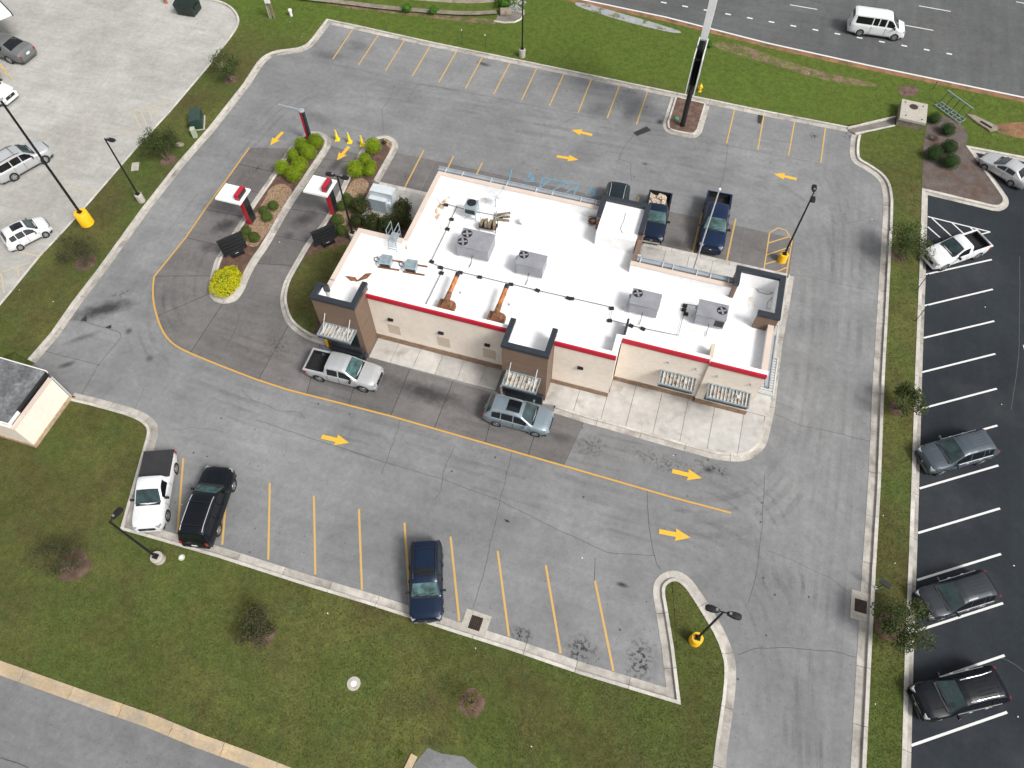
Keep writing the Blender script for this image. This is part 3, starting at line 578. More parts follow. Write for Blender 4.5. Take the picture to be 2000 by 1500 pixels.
# pavements round the building
def pave(name, rects, z1=0.14):
    e = empty(name, (0, 0, 0), kind='structure')
    for p in rects: MB().prism(p, -0.05, z1).build('slab', 'concrete_pavement', e)
    return e
def clipx(poly, a, b):
    def half(p, f, fx):
        o = []
        for i in range(len(p)):
            u, v = p[i], p[(i+1) % len(p)]; iu, iv = f(u), f(v)
            if iu: o.append(u)
            if iu != iv:
                k = (fx-u[0])/(v[0]-u[0]); o.append((fx, u[1]+(v[1]-u[1])*k))
        return o
    return half(half(poly, lambda q: q[0] >= a, a), lambda q: q[0] <= b, b)
inn = KERBS['apron']; front = [p for p in inn if p[1] < 26.3]
fp = [(-5.2, 23.55)] + [p for p in front] + [(front[-1][0], 26.9), (-5.2, 26.9)]
pave('pavement', [clipx(fp, a+0.012, b-0.012) for a, b in ((-5.1, -2.94), (-2.94, -1.07), (-1.07, 0.62), (0.62, 2.42), (2.42, 4.2), (4.2, 5.98), (5.98, 7.9), (7.9, 10.2))])
MB().sheet(fp, 0.04).build('pavement_bed', 'joint_filler', kind='structure')
ex = inn[-1][0]; 
pave('pavement', [[(7.6, y0+.012), (ex-0.02, y0+.012), (ex-0.02, y1-.012), (7.6, y1-.012)] for y0, y1 in ((26.93, 29.3), (29.3, 32.4), (32.4, 35.6), (35.6, 39.3))])
pave('pavement', [[(x0+.012, 32.0), (x1-.012, 32.0), (x1-.012, 39.28), (x0+.012, 39.28)] for x0, x1 in ((-1.5, 0.3), (0.3, 2.1), (2.1, 3.9), (3.9, 5.7), (5.7, 7.58))])
kerb('nk1', [(-1.5, 39.7), (9.55, 39.7)], -1, 0.0, 0.4, hh=0.13, sec=2.4)
kerb('nk2', [(-23.5, 39.82), (-1.55, 39.72)], -1, 0.0, 0.4, hh=0.13, sec=2.4)
pave('pavement', [[(x0+.012, y0), (x1-.012, y0), (x1-.012, 39.38), (x0+.012, 39.38)] for x0, x1, y0 in ((-23.9, -22.1, 35.6), (-22.1, -20.5, 37.8), (-20.5, -18.9, 36.6), (-18.9, -17.12, 36.6), (-16.8, -14.9, 37.0), (-14.9, -13, 37.0), (-13, -11.1, 37.0), (-11.1, -9.2, 37.0), (-9.2, -7.3, 37.0), (-7.3, -5.4, 37.0), (-5.4, -3.5, 37.0), (-3.5, -1.5, 37.0))])
pave('pavement', [[(x0+.012, 23.66), (x1-.012, 23.66), (x1-.012, 25.5), (x0+.012, 25.5)] for x0, x1 in ((-17.66, -16.07), (-16.07, -14.42), (-14.42, -12.78), (-12.78, -11.2), (-11.2, -9.6), (-9.6, -8.4))], 0.06)
pave('pavement', [W2([(607, 665), (640, 625), (700, 640), (715, 694), (680, 689), (640, 676)])], 0.075)
# planted beds inside the two islands
def bedpoly(name, poly, z, mat): return MB().sheet(poly, z).build(name, mat, kind='structure')
bedpoly('island_bed', KERBS['I1'][:-1], 0.12, 'mulch')
def bed_px(name, px, z, mat, it=1): return bedpoly(name, smooth_pl(W2(px, z), it, True), z, mat)
g1 = [(523, 372), (535, 362), (550, 358), (563, 362), (571, 373), (566, 385), (540, 425), (512, 470), (498, 484), (480, 478), (468, 470), (480, 452), (500, 415), (520, 385)]
bed_px('gravel_bed', g1, 0.128, 'pea_gravel')
i2 = KERBS['I2'] + [(-24.0, 39.4), (-16.9, 39.4), (-16.9, 30.6), (-20.3, 30.4), (-20.6, 24.2)]
bedpoly('island_bed', i2, 0.12, 'mulch')
bed_px('gravel_bed', [(676, 372), (688, 352), (703, 347), (716, 352), (722, 360), (712, 378), (702, 392), (690, 420), (672, 445), (652, 462), (636, 458), (650, 430), (662, 400)], 0.128, 'pea_gravel')
bed_px('gravel_bed', [(748, 270), (762, 270), (769, 280), (764, 292), (755, 284)], 0.128, 'pea_gravel')
bed_px('lawn', [(572, 532), (592, 504), (612, 495), (634, 486), (668, 480), (690, 470), (672, 500), (640, 560), (620, 620), (612, 658), (585, 645), (566, 622), (558, 596), (558, 570)], 0.132, 'grass', 1)
# cracks and construction seams
CR = []
def jag(px, amp=0.10, step=0.35):
    p = W2(px); L = pl_len(p); out = []; n = max(2, int(L[-1]/step)); o = 0
    for i in range(n+1):
        x, y = pl_at(p, L, L[-1]*i/n); o = o*0.6+random.uniform(-amp, amp)*0.6; out.append((x+o*0.7, y+o))
    return out
cm = MB()
for px, am, wd in (([(500, 820), (620, 860), (760, 905), (860, 935), (970, 975), (1080, 1030), (1190, 1080), (1280, 1085)], .03, .03), ([(785, 815), (772, 850), (755, 900), (745, 925)], .1, .03), ([(890, 870), (870, 910), (862, 960), (850, 975)], .1, .03), ([(1000, 880), (985, 945), (970, 1005), (950, 1100), (930, 1170), (925, 1185)], .07, .03),
                   ([(1263, 955), (1265, 1000), (1272, 1050), (1282, 1100), (1292, 1112)], .05, .035), ([(1492, 930), (1490, 1010), (1482, 1080), (1478, 1120), (1460, 1180)], .06, .03), ([(1440, 1280), (1470, 1268), (1540, 1266), (1620, 1272), (1672, 1285)], .08, .035), ([(1513, 808), (1560, 830), (1610, 840), (1700, 862)], .07, .03), ([(1500, 1075), (1560, 1100), (1620, 1130), (1660, 1160)], .08, .02), ([(1545, 535), (1600, 545), (1700, 567)], .04, .022),
                   ([(610, 108), (625, 120), (660, 128), (720, 140), (790, 160), (860, 170), (960, 190), (1080, 215), (1190, 235)], .04, .025), ([(770, 165), (760, 195), (745, 215), (748, 240), (747, 265)], .1, .03), ([(815, 165), (806, 180), (795, 195)], .1, .025), ([(1240, 262), (1220, 285), (1208, 310), (1232, 320), (1233, 355)], .1, .035), ([(1421, 285), (1418, 320), (1412, 350), (1405, 368)], .07, .03), ([(1385, 270), (1400, 280), (1500, 300), (1610, 322)], .03, .025), ([(1610, 420), (1640, 440), (1680, 430), (1700, 424)], .12, .022), ([(1100, 240), (1124, 228)], .1, .035), ([(470, 760), (520, 790), (600, 815)], .2, .022), ([(280, 755), (268, 790), (262, 800)], .12, .02), ([(330, 840), (380, 835), (440, 842)], .15, .018), ([(1268, 1020), (1330, 1040), (1390, 1050)], .1, .015), ([(1485, 770), (1510, 785), (1550, 800)], .1, .02), ([(1162, 1090), (1160, 1135)], .03, .035)):
    ribbon(cm, jag(px, am), wd, 0.004)
for px in ([(133, 628), (145, 622), (232, 648), (238, 658), (192, 712), (160, 770)], [(90, 686), (195, 714)], [(440, 683), (462, 640), (468, 615), (458, 595)]): ribbon(cm, jag(px, .03), .035, 0.0125)
cm.build('cracks', 'crack_seal', LOT, kind='stuff')
m = MB(); m.sheet(W2([(1237, 259), (1263, 247), (1272, 255), (1244, 266)]), 0.016); m.build('asphalt_patch', 'asphalt_patch', LOT)
m = MB(); m.sheet(W2([(985, 1014), (993, 1016), (996, 1021), (988, 1019)]), 0.012); m.build('asphalt_patch', 'asphalt_patch', LOT)
for px in ([(1480, 222), (1490, 224), (1486, 242), (1480, 240)], [(157, 626), (169, 615), (170, 628)], [(205, 640), (218, 634), (217, 642)]): MB().sheet(W2(px), 0.0135).build('asphalt_patch', 'asphalt_patch', LOT)
# ------------------------------------------------------------------ painted markings
def stripe(a, b, mat, parent, wd=0.11, z=0.008, name='stall_line'):
    m = MB(); ribbon(m, [w2(*a), w2(*b)], wd, z); return m.build(name, mat, parent)
for a, b in zip([(689, 57), (739, 68), (789, 80), (840, 90), (891, 101), (942, 112), (996, 123), (1048, 134), (1101, 145), (1155, 155), (1210, 167), (1265, 178), (1435, 213), (1492, 225), (1552, 237), (1612, 250)],
                [(650, 116), (700, 127), (753, 138), (805, 149), (857, 161), (909, 173), (964, 184), (1019, 195), (1073, 207), (1129, 220), (1186, 231), (1243, 243), (1419, 280), (1480, 293), (1540, 305), (1603, 318)]): stripe(a, b, 'paint_yellow', LOT)
for a, b in (((358, 895), (347, 1040)), ((443, 960), (434, 1064)), ((527, 943), (524, 1093)), ((613, 968), (616, 1122)), ((701, 994), (707, 1152)), ((790, 1021), (801, 1182)), ((880, 1048), (897, 1213)), ((972, 1076), (994, 1243)), ((1066, 1104), (1095, 1276)), ((1162, 1134), (1198, 1310))): stripe(a, b, 'paint_yellow', LOT, 0.13)
for a, b in (((828, 293), (790, 367)), ((886, 305), (868, 342)), ((942, 318), (920, 362)), ((1248, 384), (1240, 420)), ((1310, 398), (1285, 480)), ((1372, 412), (1352, 496)), ((1437, 427), (1419, 511))): stripe(a, b, 'paint_yellow', LOT, 0.12, 0.010)
for a, b in (((1503, 455), (1492, 527)), ((1547, 470), (1536, 536)), ((1503, 455), (1520, 445)), ((1520, 445), (1535, 450)), ((1535, 450), (1547, 470)), ((1500, 475), (1542, 462)), ((1497, 498), (1545, 482)), ((1495, 516), (1540, 502)), ((1516, 531), (1538, 522))): stripe(a, b, 'paint_yellow', LOT, 0.10, 0.011 + 0.0005*(a[0] % 5), 'hatch_line')
m = MB(); ribbon(m, yline, 0.12, 0.017); m.build('lane_line', 'paint_lane', LOT)
def arrow(px, py, ang, L=1.9, mat='paint_arrow', parent=LOT, wd=0.30):
    x, y = w2(px, py); a = radians(ang); P = [(-L/2, -wd/2), (0.08, -wd/2), (0.02, -wd*1.35), (L/2, 0), (0.02, wd*1.35), (0.08, wd/2), (-L/2, wd/2)]
    m = MB(); m.sheet([(x+u*cos(a)-v*sin(a), y+u*sin(a)+v*cos(a)) for u, v in P], 0.018); m.build('arrow_marking', mat, parent)
for px, py, ang in ((540, 271, -98), (670, 300, -98), (1136, 259, 176), (1109, 309, 4), (1533, 345, 178), (655, 859, 3), (1342, 927, 2), (1318, 1044, 5)): arrow(px, py, ang)
for a, b in (((1060, 347), (1130, 360)), ((1060, 347), (1052, 372)), ((1130, 360), (1114, 396)), ((1076, 350), (1054, 368)), ((1108, 357), (1068, 378)), ((1122, 366), (1096, 382)), ((1000, 330), (992, 362))): stripe(a, b, 'paint_blue', LOT, 0.10, 0.012 + 0.0005*(b[1] % 3), 'hatch_line')
for px, py in ((1032, 346), (1152, 373)):
    x, y = w2(px, py); m = MB(); ca = [(x+0.42*cos(t)+0.05, y+0.42*sin(t)-0.1) for t in [radians(d) for d in range(-150, 60, 15)]]; ribbon(m, ca, 0.09, 0.013)
    ribbon(m, [(x, y+.62), (x, y+.05), (x+.32, y+.02), (x+.45, y-.4), (x+.6, y-.36)], 0.10, 0.0135); ribbon(m, [(x-.02, y+.3), (x+.3, y+.3)], 0.09, 0.014); m.build('wheelchair_marking', 'paint_blue', LOT)
# white markings in the sealed lot
for a, b in zip([(1808, 536), (1806, 597), (1804, 660), (1801, 727), (1800, 798), (1797, 873), (1796, 954), (1793, 1041), (1791, 1133), (1788, 1233), (1784, 1341), (1780, 1456)], [(1937, 507), (1939, 565), (1942, 627), (1944, 691), (1947, 759), (1948, 831), (1950, 909), (1953, 993), (1955, 1082), (1959, 1178), (1962, 1280), (1967, 1391)]): stripe(a, b, 'paint_white', ELOT, 0.13, 0.004)
for a, b in (((1812, 423), (1934, 453)), ((1934, 453), (1845, 475)), ((1820, 426), (1858, 461)), ((1858, 434), (1885, 459)), ((1895, 444), (1908, 457)), ((1812, 443), (1836, 464))): stripe(a, b, 'paint_white', ELOT, 0.11, 0.0045 + 0.0006*(a[1] % 4), 'hatch_line')
arrow(2006, 676, -100, 1.7, 'paint_white', ELOT, 0.22)
# tan markings on the forecourt
for a, b in (((258, 217), (275, 250)), ((272, 213), (287, 243)), ((288, 210), (297, 232)), ((303, 207), (311, 226)), ((258, 217), (340, 199)), ((228, 254), (268, 262)), ((132, 363), (184, 377)), ((36, 491), (75, 500)), ((2, 532), (8, 573)), ((33, 522), (37, 540)), ((2, 532), (60, 512))): stripe(a, b, 'paint_tan', WLOT, 0.13, 0.002 + 0.0006*(a[0] % 4))
# highway markings
m = MB(); ribbon(m, hl, 0.2, -0.012); m.build('edge_line', 'paint_white', HWY)
for k in range(-3, 14):
    x, y = 1296+41.3*k + 0.25*k*k*0, 4.5+8.3*k
    pa, pb = (1291+k*41.6+0.10*k*k, 3.5+7.55*k+0.012*k*k), (1302+k*41.6+0.10*k*k, 5.7+7.55*k+0.012*k*k)
    stripe(pa, pb, 'paint_white', HWY, 0.20, -0.013, 'dash_line')
for a, b in (((1543, 9), (1596, 18)), ((1768, 49), (1823, 59)), ((1795, 11), (1857, 22)), ((1985, 3), (2010, 8)), ((2010, 92), (2068, 103))): stripe(a, b, 'paint_white', HWY, 0.12, -0.013, 'dash_line')
for px in ([(1580, 0), (1640, 12), (1790, 40), (2000, 76)],): 
    m = MB(); ribbon(m, W2(px), 0.10, -0.0135); m.build('cracks', 'crack_seal', HWY, kind='stuff')
m = MB(); ribbon(m, jag([(1975, 800), (1990, 700), (1992, 500)], .05), .04, 0.003); ribbon(m, jag([(1955, 1285), (1980, 1295), (2010, 1320)], .05), .04, 0.003); m.build('cracks', 'crack_seal', ELOT, kind='stuff')
m = MB(); ribbon(m, jag([(0, 1480), (40, 1495), (80, 1512)], .05), .05, -0.004); m.build('cracks', 'crack_seal', STREET, kind='stuff')

# worn wheel tracks round the drive
loop = smooth_pl(W2([(1560, 300), (1300, 262), (1100, 232), (900, 196), (740, 170), (640, 172), (570, 200), (500, 270), (420, 375), (340, 480), (275, 590), (285, 680), (360, 745), (500, 800), (700, 850), (900, 905), (1150, 985), (1350, 1040), (1480, 1120), (1545, 1300), (1550, 1500)]), 3)
loop2 = smooth_pl(W2([(1620, 345), (1660, 420), (1650, 600), (1640, 800), (1620, 1000), (1600, 1200), (1590, 1500)]), 3); loop3 = smooth_pl(W2([(1000, 275), (1300, 320), (1520, 372), (1590, 450), (1600, 600), (1580, 800), (1540, 950), (1440, 1010), (1300, 1005)]), 3)
loop4 = smooth_pl(W2([(470, 330), (400, 440), (345, 540), (350, 620), (420, 670), (560, 720), (800, 785), (1000, 840), (1200, 890), (1400, 930), (1500, 1000), (1530, 1150)]), 3)
tm = MB(); rt = random.Random(4); zk = 0
for lp in (loop, loop2, loop3, loop4):
    for d in (-1.15, -.35, .45, 1.2):
        zk += 1; ribbon(tm, offset_pl(lp, d+rt.uniform(-.15, .15)), rt.uniform(.18, .45), 0.0122+0.0003*zk)
tm.build('wheel_tracks', 'tyre_mark', LOT, kind='stuff')
patch('clay_patch', [(297, 1402), (302, 1395), (316, 1395), (328, 1406), (326, 1414), (308, 1408)], 0.136, 'mulch_red')

# short turf standing on the lawns
def inside(p, poly):
    x, y = p; r = False; n = len(poly); j = n-1
    for i in range(n):
        xi, yi = poly[i]; xj, yj = poly[j]
        if (yi > y) != (yj > y) and x < (xj-xi)*(y-yi)/(yj-yi)+xi: r = not r
        j = i
    return r
rg = random.Random(21); tuft = MB(); cnt = 0
for k in range(150000):
    if cnt >= 42000: break
    px, py = rg.uniform(-10, 2010), rg.uniform(-20, 1510)
    if 460 < px < 1680 and 140 < py < 1040: continue
    x, y = w2(px, py, .13)
    if not (inside((x, y), lawnS) or inside((x, y), lawnN)): continue
    if 780 < px < 960 and py > 1455: continue
    if any(hypot(px-a_, py-b_) < r_ for a_, b_, r_ in ((147, 1106, 34), (513, 1238, 28), (921, 1372, 34), (168, 512, 24), (329, 313, 18), (452, 156, 16), (1738, 1226, 26), (1752, 799, 18), (1756, 502, 18), (690, 1335, 14))): continue
    cnt += 1; s_ = rg.uniform(.03, .075); h_ = rg.uniform(.02, .045); a_ = rg.uniform(0, 6.28); c_, d_ = cos(a_)*s_, sin(a_)*s_
    v_ = mnoise.noise(Vector((x*.25, y*.25, 0)))+rg.uniform(-.5, .5); tuft.mi = 0 if v_ > .12 else (1 if v_ < -.42 else 2)
    tuft.add([(x-c_, y-d_, .128), (x+c_*.3, y+d_*.3, .128), (x+c_+d_*.5, y+d_-c_*.5, .128+h_), (x-d_*.8, y+c_*.8, .128+h_*.8)], [(0, 1, 2), (1, 3, 0)])
tuft.build('turf', ['blade_green', 'blade_dry', 'blade_dark'], kind='stuff', label='short uneven turf blades on the lawns and verges', cat='grass')
# ------------------------------------------------------------------ the restaurant
RZ, PZ, TZ = 4.1, 4.9, 5.6
B = empty('restaurant', (-6.0, 31.0, 0.0), label='cream and wood-clad restaurant with white flat roof and red parapet band', cat='restaurant')
def part(mb, name, mat, parent=B, **kw):
    o = MB.mesh(mb, name, mat, kw.pop('smooth', None), tuple(B.location)); ob = bpy.data.objects.new(name, o); link(ob, parent)
    return tag(ob, **kw)
# roof deck
deck = [(-20.3, 24.6), (-17.8, 24.6), (-17.8, 25.6), (-7.9, 25.6), (-7.9, 24.6), (-5.0, 24.6), (-5.0, 25.6), (-1.1, 25.6), (-1.1, 27.0), (7.85, 27.0), (7.85, 34.2), (5.2, 34.2), (5.2, 33.0), (-1.6, 33.0), (-1.6, 37.8), (-4.8, 37.8), (-4.8, 37.3), (-16.95, 37.3), (-16.95, 30.45), (-20.3, 30.45)]
part(MB().sheet(deck, RZ), 'roof_deck', 'roof_membrane')
sm = MB()
for y in (27.6, 29.9, 32.4, 34.6): sm.b2(-16.6, -1.3 if y > 33 else 7.5, y, y+0.06, RZ, RZ+0.008) if y > 30.6 else sm.b2(-20.0, 7.5, y, y+0.06, RZ, RZ+0.008)
part(sm, 'roof_seams', 'roof_membrane')
_wi = [0]
def wall(x0, x1, y0, y1, z1=PZ, mat='eifs_cream', out=None, cop='coping_tan', z0=0.0, copw=0.05, base=True, reveal=(), red=False):
    """straight wall; out = side the weather face looks to (N,S,E,W)"""
    _wi[0] += 1; e = 0.002*(_wi[0] % 5); zt = z1-e; hor = out in 'NS'; t = 0.16
    m = MB()
    if out == 'S': o = (x0, x1, y0, y0+t); i = (x0, x1, y0+t, y1)
    elif out == 'N': o = (x0, x1, y1-t, y1); i = (x0, x1, y0, y1-t)
    elif out == 'W': o = (x0, x0+t, y0, y1); i = (x0+t, x1, y0, y1)
    else: o = (x1-t, x1, y0, y1); i = (x0, x1-t, y0, y1)
    zs = [z0] + list(reveal) + [zt]
    for a, b in zip(zs[:-1], zs[1:]):
        p = MB(); p.b2(*o, a+(0.012 if a > z0 else 0), b-(0.012 if b < zt else 0)); part(p, 'wall_panel' if reveal else 'wall', mat)
    if reveal:
        q = MB(); q.b2(o[0]+(0.02 if out in 'WE' else 0), o[1]-(0.02 if out in 'WE' else 0), o[2]+(0.02 if hor else 0), o[3]-(0.02 if hor else 0), z0, zt-0.1); part(q, 'wall_backing', 'eifs_tan')
    q = MB(); q.b2(*i, RZ-0.3, zt-0.004); part(q, 'parapet_lining', 'roof_membrane')
    if cop:
        c = MB(); c.b2(x0-0.03, x1+0.03, y0-0.03, y1+0.03, zt-0.002, zt+copw); part(c, 'coping', cop)
    if base:
        d = 0.05; bb = {'S': (x0, x1, y0-d, y0+0.02), 'N': (x0, x1, y1-0.02, y1+d), 'W': (x0-d, x0+0.02, y0, y1), 'E': (x1-0.02, x1+d, y0, y1)}[out]
        p = MB(); p.b2(*bb, 0.0, 0.6-e); part(p, 'brick_base', 'brick_brown')
    if red:
        bb = {'S': (x0, x1, y0-0.07, y0+0.06), 'E': (x1-0.01, x1+0.06, y0, y1)}[out]
        p = MB(); p.b2(*bb, zt-0.30, zt+0.062); part(p, 'red_band', 'red_band')
wall(-17.7, -8.0, 25.39, 25.7, out='S', cop='roof_membrane', red=True)
wall(-4.96, -1.04, 25.36, 25.67, out='S', cop='roof_membrane', red=True, reveal=(1.75, 3.0))
wall(-1.36, -1.036, 25.68, 27.05, out='E', cop='roof_membrane', red=False)
wall(-0.96, 4.50, 26.8, 27.1, out='S', cop='roof_membrane', red=True, reveal=(1.9, 3.1))
wall(4.56, 8.0, 26.68, 27.0, out='S', cop='roof_membrane', red=True, reveal=(2.0,))
wall(7.68, 7.99, 27.01, 30.7, 4.72, out='E', reveal=(3.0,), cop='coping_tan')
wall(-20.45, -20.15, 25.85, 30.59, out='W'); wall(-20.44, -17.11, 30.3, 30.6, out='N'); wall(-17.1, -16.8, 30.61, 37.19, out='W'); wall(-17.09, -4.9, 37.2, 37.5, out='N')
wall(-1.78, 5.0, 32.9, 33.2, out='N')
p = MB(); p.b2(4.502, 4.556, 26.70, 27.0, 0.6, PZ+0.06); p.b2(4.43, 4.66, 27.1, 28.1, RZ, PZ+0.05); part(p, 'control_joint', 'eifs_tan')
p = MB(); p.b2(-1.0, -0.86, 27.11, 28.4, RZ, PZ+0.12); part(p, 'parapet_return', 'dark_metal')
def tower(x0, x1, y0, y1, open_side, legs, z=TZ, name='tower_wall'):
    """raised U-shaped parapet clad in wood-look planks with dark cap"""
    t = 0.3
    for k, (a, b, c, d) in enumerate(legs):
        e = 0.003*k
        p = MB(); p.b2(a, b, c, d, 0.0, z-0.2-e); part(p, 'plank_wall', 'wood_cladding')
        i = 0.03
        q = MB(); q.b2(a-0.05, b+0.05, c-0.05, d+0.05, z-0.24+e, z+e); part(q, 'metal_cap', 'dark_metal')
def lining(x0, x1, y0, y1, z=TZ-0.26): p = MB(); p.b2(x0, x1, y0, y1, RZ-0.2, z); part(p, 'parapet_lining', 'roof_membrane')
tower(-20.72, -17.72, 23.72, 25.8, 'N', [(-20.72, -17.72, 23.72, 23.98), (-20.718, -20.46, 23.99, 24.95), (-17.98, -17.722, 23.99, 25.8)]); lining(-20.45, -17.99, 23.985, 24.02); lining(-20.45, -20.40, 24.03, 24.9); lining(-18.04, -17.99, 24.03, 25.75)
wall(-20.449, -20.151, 24.97, 25.845, out='W'); p = MB(); p.b2(-20.455, -20.02, 24.80, 24.98, PZ+0.06, TZ-0.02); part(p, 'metal_cap', 'dark_metal')
tower(-7.95, -4.98, 23.8, 25.9, 'N', [(-7.95, -4.98, 23.8, 24.06), (-7.948, -7.70, 24.07, 25.9), (-5.23, -4.982, 24.07, 25.9)], TZ-0.1); lining(-7.69, -5.24, 24.065, 24.1, TZ-0.36); lining(-7.69, -7.64, 24.11, 25.85, TZ-0.36); lining(-5.29, -5.24, 24.11, 25.85, TZ-0.36)
tower(-4.88, -1.52, 35.3, 38.0, 'S', [(-4.88, -1.52, 37.74, 38.0), (-4.878, -4.62, 36.1, 37.73), (-1.78, -1.522, 35.3, 37.73)]); lining(-4.61, -1.79, 37.70, 37.735); lining(-4.61, -4.56, 36.15, 37.69); lining(-1.84, -1.79, 35.35, 37.69)
p = MB(); p.b2(-1.76, -1.524, 33.22, 35.28, 0, PZ-0.006); part(p, 'plank_wall', 'wood_cladding'); p = MB(); p.b2(-4.6, -1.85, 34.7, 37.69, RZ-.1, TZ-0.33); part(p, 'tower_deck', 'roof_membrane')
tower(5.02, 8.12, 30.72, 34.28, 'W', [(5.02, 8.12, 34.02, 34.28), (7.86, 8.118, 30.99, 34.01), (5.022, 5.28, 32.75, 34.01), (6.8, 8.119, 30.72, 30.98)]); lining(5.29, 7.85, 33.98, 34.015); lining(7.81, 7.855, 31.0, 33.97); lining(5.285, 5.33, 32.8, 33.97); lining(6.85, 7.80, 30.985, 31.02)
# light channels carried on brackets along the north and east eaves
def channel(x0, x1, y, z, brk):
    p = MB(); p.b2(x0, x1, y+0.16, y+0.42, z-0.28, z-0.02); p.b2(x0, x1, y+0.40, y+0.46, z-0.3, z+0.07); part(p, 'light_channel', 'grey_metal')
    for x in brk: q = MB(); q.b2(x-0.03, x+0.03, y-0.02, y+0.41, z+0.0, z+0.06); part(q, 'bracket', 'light_metal')
channel(-17.2, -4.95, 37.52, PZ+0.05, (-16.6, -15.3, -13.1, -11.9, -9.7, -8.5, -6.4, -5.3)); channel(-1.45, 4.98, 33.24, PZ+0.05, (-1.2, 0.3, 1.0, 2.6, 3.5, 4.7))
p = MB(); p.b2(8.14, 8.42, 26.6, 30.65, 3.75, 3.98); p.b2(8.38, 8.44, 26.6, 30.65, 3.7, 4.05); part(p, 'light_channel', 'grey_metal')
for y in (27.4, 28.6, 29.8): q = MB(); q.b2(8.0, 8.2, y-0.04, y+0.04, 3.9, 3.98); part(q, 'bracket', 'dark_metal')
# slatted metal awnings
def awning(x0, x1, yw, z, depth, ns, rods=(), back=True, east=False):
    a = empty('awning', (0, 0, 0)); COL.objects.unlink(a); link(a, B)
    def P(mb, nm, mt): o = bpy.data.objects.new(nm, mb.mesh(nm, mt, None, tuple(B.location))); link(o, a); return o
    y1 = yw-depth
    f = MB(); f.b2(x0, x1, y1, y1+0.07, z-0.16, z+0.02); f.b2(x0+.002, x0+0.06, y1+.071, yw-.01, z-0.14, z+0.015); f.b2(x1-0.06, x1-.002, y1+.071, yw-.01, z-0.14, z+0.015); f.b2(x0+.061, x1-.061, yw-0.07, yw-.012, z-0.14, z+0.01); P(f, 'frame', 'galvanised')
    for k in range(ns):
        x = x0+(x1-x0)*(k+1)/(ns+1); s_ = MB(); ww = 0.035 if 0 < k < ns-1 else 0.06; s_.b2(x-ww/2, x+ww/2, y1+.075, yw-.075, z-0.12, z-0.03 if 0 < k < ns-1 else z+0.01); P(s_, 'slat', 'light_metal')
    pn = MB(); pn.b2(x0+.065, x1-.065, y1+.075, yw-.075, z-.15, z-.125); P(pn, 'pan', 'awning_pan')
    li = MB(); li.b2(x0+0.1, x1-0.1, y1-0.06, y1-0.005, z-0.2, z-0.12); P(li, 'light_strip', 'dark_metal')
    for xr, zr in rods: r_ = MB(); r_.cyl((xr, yw-depth+0.25, z), (xr, yw, zr), 0.028, n=6); P(r_, 'hanger_rod', 'light_metal')
    j = MB(); j.box((x0+(x1-x0)*0.72, yw-depth*0.45, z-0.02), (0.18, 0.22, 0.12)); P(j, 'junction_box', 'light_metal')
    cbl = MB(); xx = x0+(x1-x0)*0.5; cbl.tube([(xx, yw, z+0.05), (xx+0.03, yw-.3, z+.02), (xx-0.08, yw-.6, z+.02), (xx+.1, yw-.85, z+0.02), (x0+(x1-x0)*0.7, yw-depth*0.5, z+.05)], 0.018, 5); P(cbl, 'cable', 'grey_metal')
    return a
awning(-20.38, -17.98, 23.71, 3.08, 1.12, 9, ((-20.05, 4.1), (-18.28, 4.08))); awning(-7.63, -5.33, 23.79, 2.82, 1.18, 8, ((-7.34, 3.8), (-5.6, 3.75)))
awning(1.88, 4.2, 26.79, 2.72, 1.1, 9); awning(4.98, 7.66, 26.67, 2.74, 1.12, 11)
a = empty('awning', (0, 0, 0)); COL.objects.unlink(a); link(a, B)
def PE(mb, nm, mt): o = bpy.data.objects.new(nm, mb.mesh(nm, mt, None, tuple(B.location))); link(o, a)
f = MB(); f.b2(8.96, 9.04, 26.9, 29.9, 2.55, 2.74); f.b2(8.03, 8.955, 26.9, 26.97, 2.56, 2.735); f.b2(8.03, 8.955, 29.83, 29.9, 2.56, 2.735); PE(f, 'frame', 'light_metal')
for k in range(13): s_ = MB(); y = 27.02+k*0.215; s_.b2(8.05, 8.95, y, y+0.05, 2.6, 2.70); PE(s_, 'slat', 'light_metal')
f = MB(); f.b2(8.5, 8.56, 30.3, 31.9, 3.5, 3.6); f.b2(8.06, 8.5, 30.3, 30.36, 3.5, 3.6); f.b2(8.06, 8.5, 31.84, 31.9, 3.5, 3.6); PE(f, 'end_frame', 'light_metal')
# openings: drive-through windows, dining windows, wall lights, painted panels
def fr_win(x0, x1, y, z0, z1, n=1):
    wn_ = MB(); wn_.b2(x0, x1, y-0.04, y+0.03, z0, z1); o = part(wn_, 'window_frame', 'dark_metal')
    for k in range(n):
        a_ = x0+0.06+(x1-x0-0.06)*k/n; b_ = x0+(x1-x0-0.06)*(k+1)/n; g = MB(); g.b2(a_, b_, y-0.055, y-0.042, z0+0.06, z1-0.06); part(g, 'pane', 'glass_dark', o)
fr_win(-20.1, -18.1, 23.71, 1.0, 2.7, 2); fr_win(-7.5, -5.5, 23.79, 1.0, 2.5, 2); fr_win(2.0, 4.1, 26.79, 0.75, 2.55, 2); fr_win(5.1, 7.6, 26.67, 0.75, 2.55, 3)
p = MB(); p.b2(-20.3, -17.75, 23.35, 23.68, 0.0, 0.5); p.b2(-20.2, -17.9, 23.4, 23.6, 0.5, 0.95); part(p, 'window_sill_counter', 'dark_metal')
p = MB(); p.b2(-7.6, -5.1, 23.5, 23.76, 0.0, 0.95); part(p, 'window_sill_counter', 'dark_metal')
for x, y, z in ((-16.3, 25.39, 2.8), (-12.7, 25.39, 2.74), (-9.46, 25.39, 2.7), (-3.13, 25.36, 2.83)):
    p = MB(); p.box((x, y-0.08, z), (0.40, 0.16, 0.16), top=0.8); part(p, 'wall_light', 'lamp_bronze')
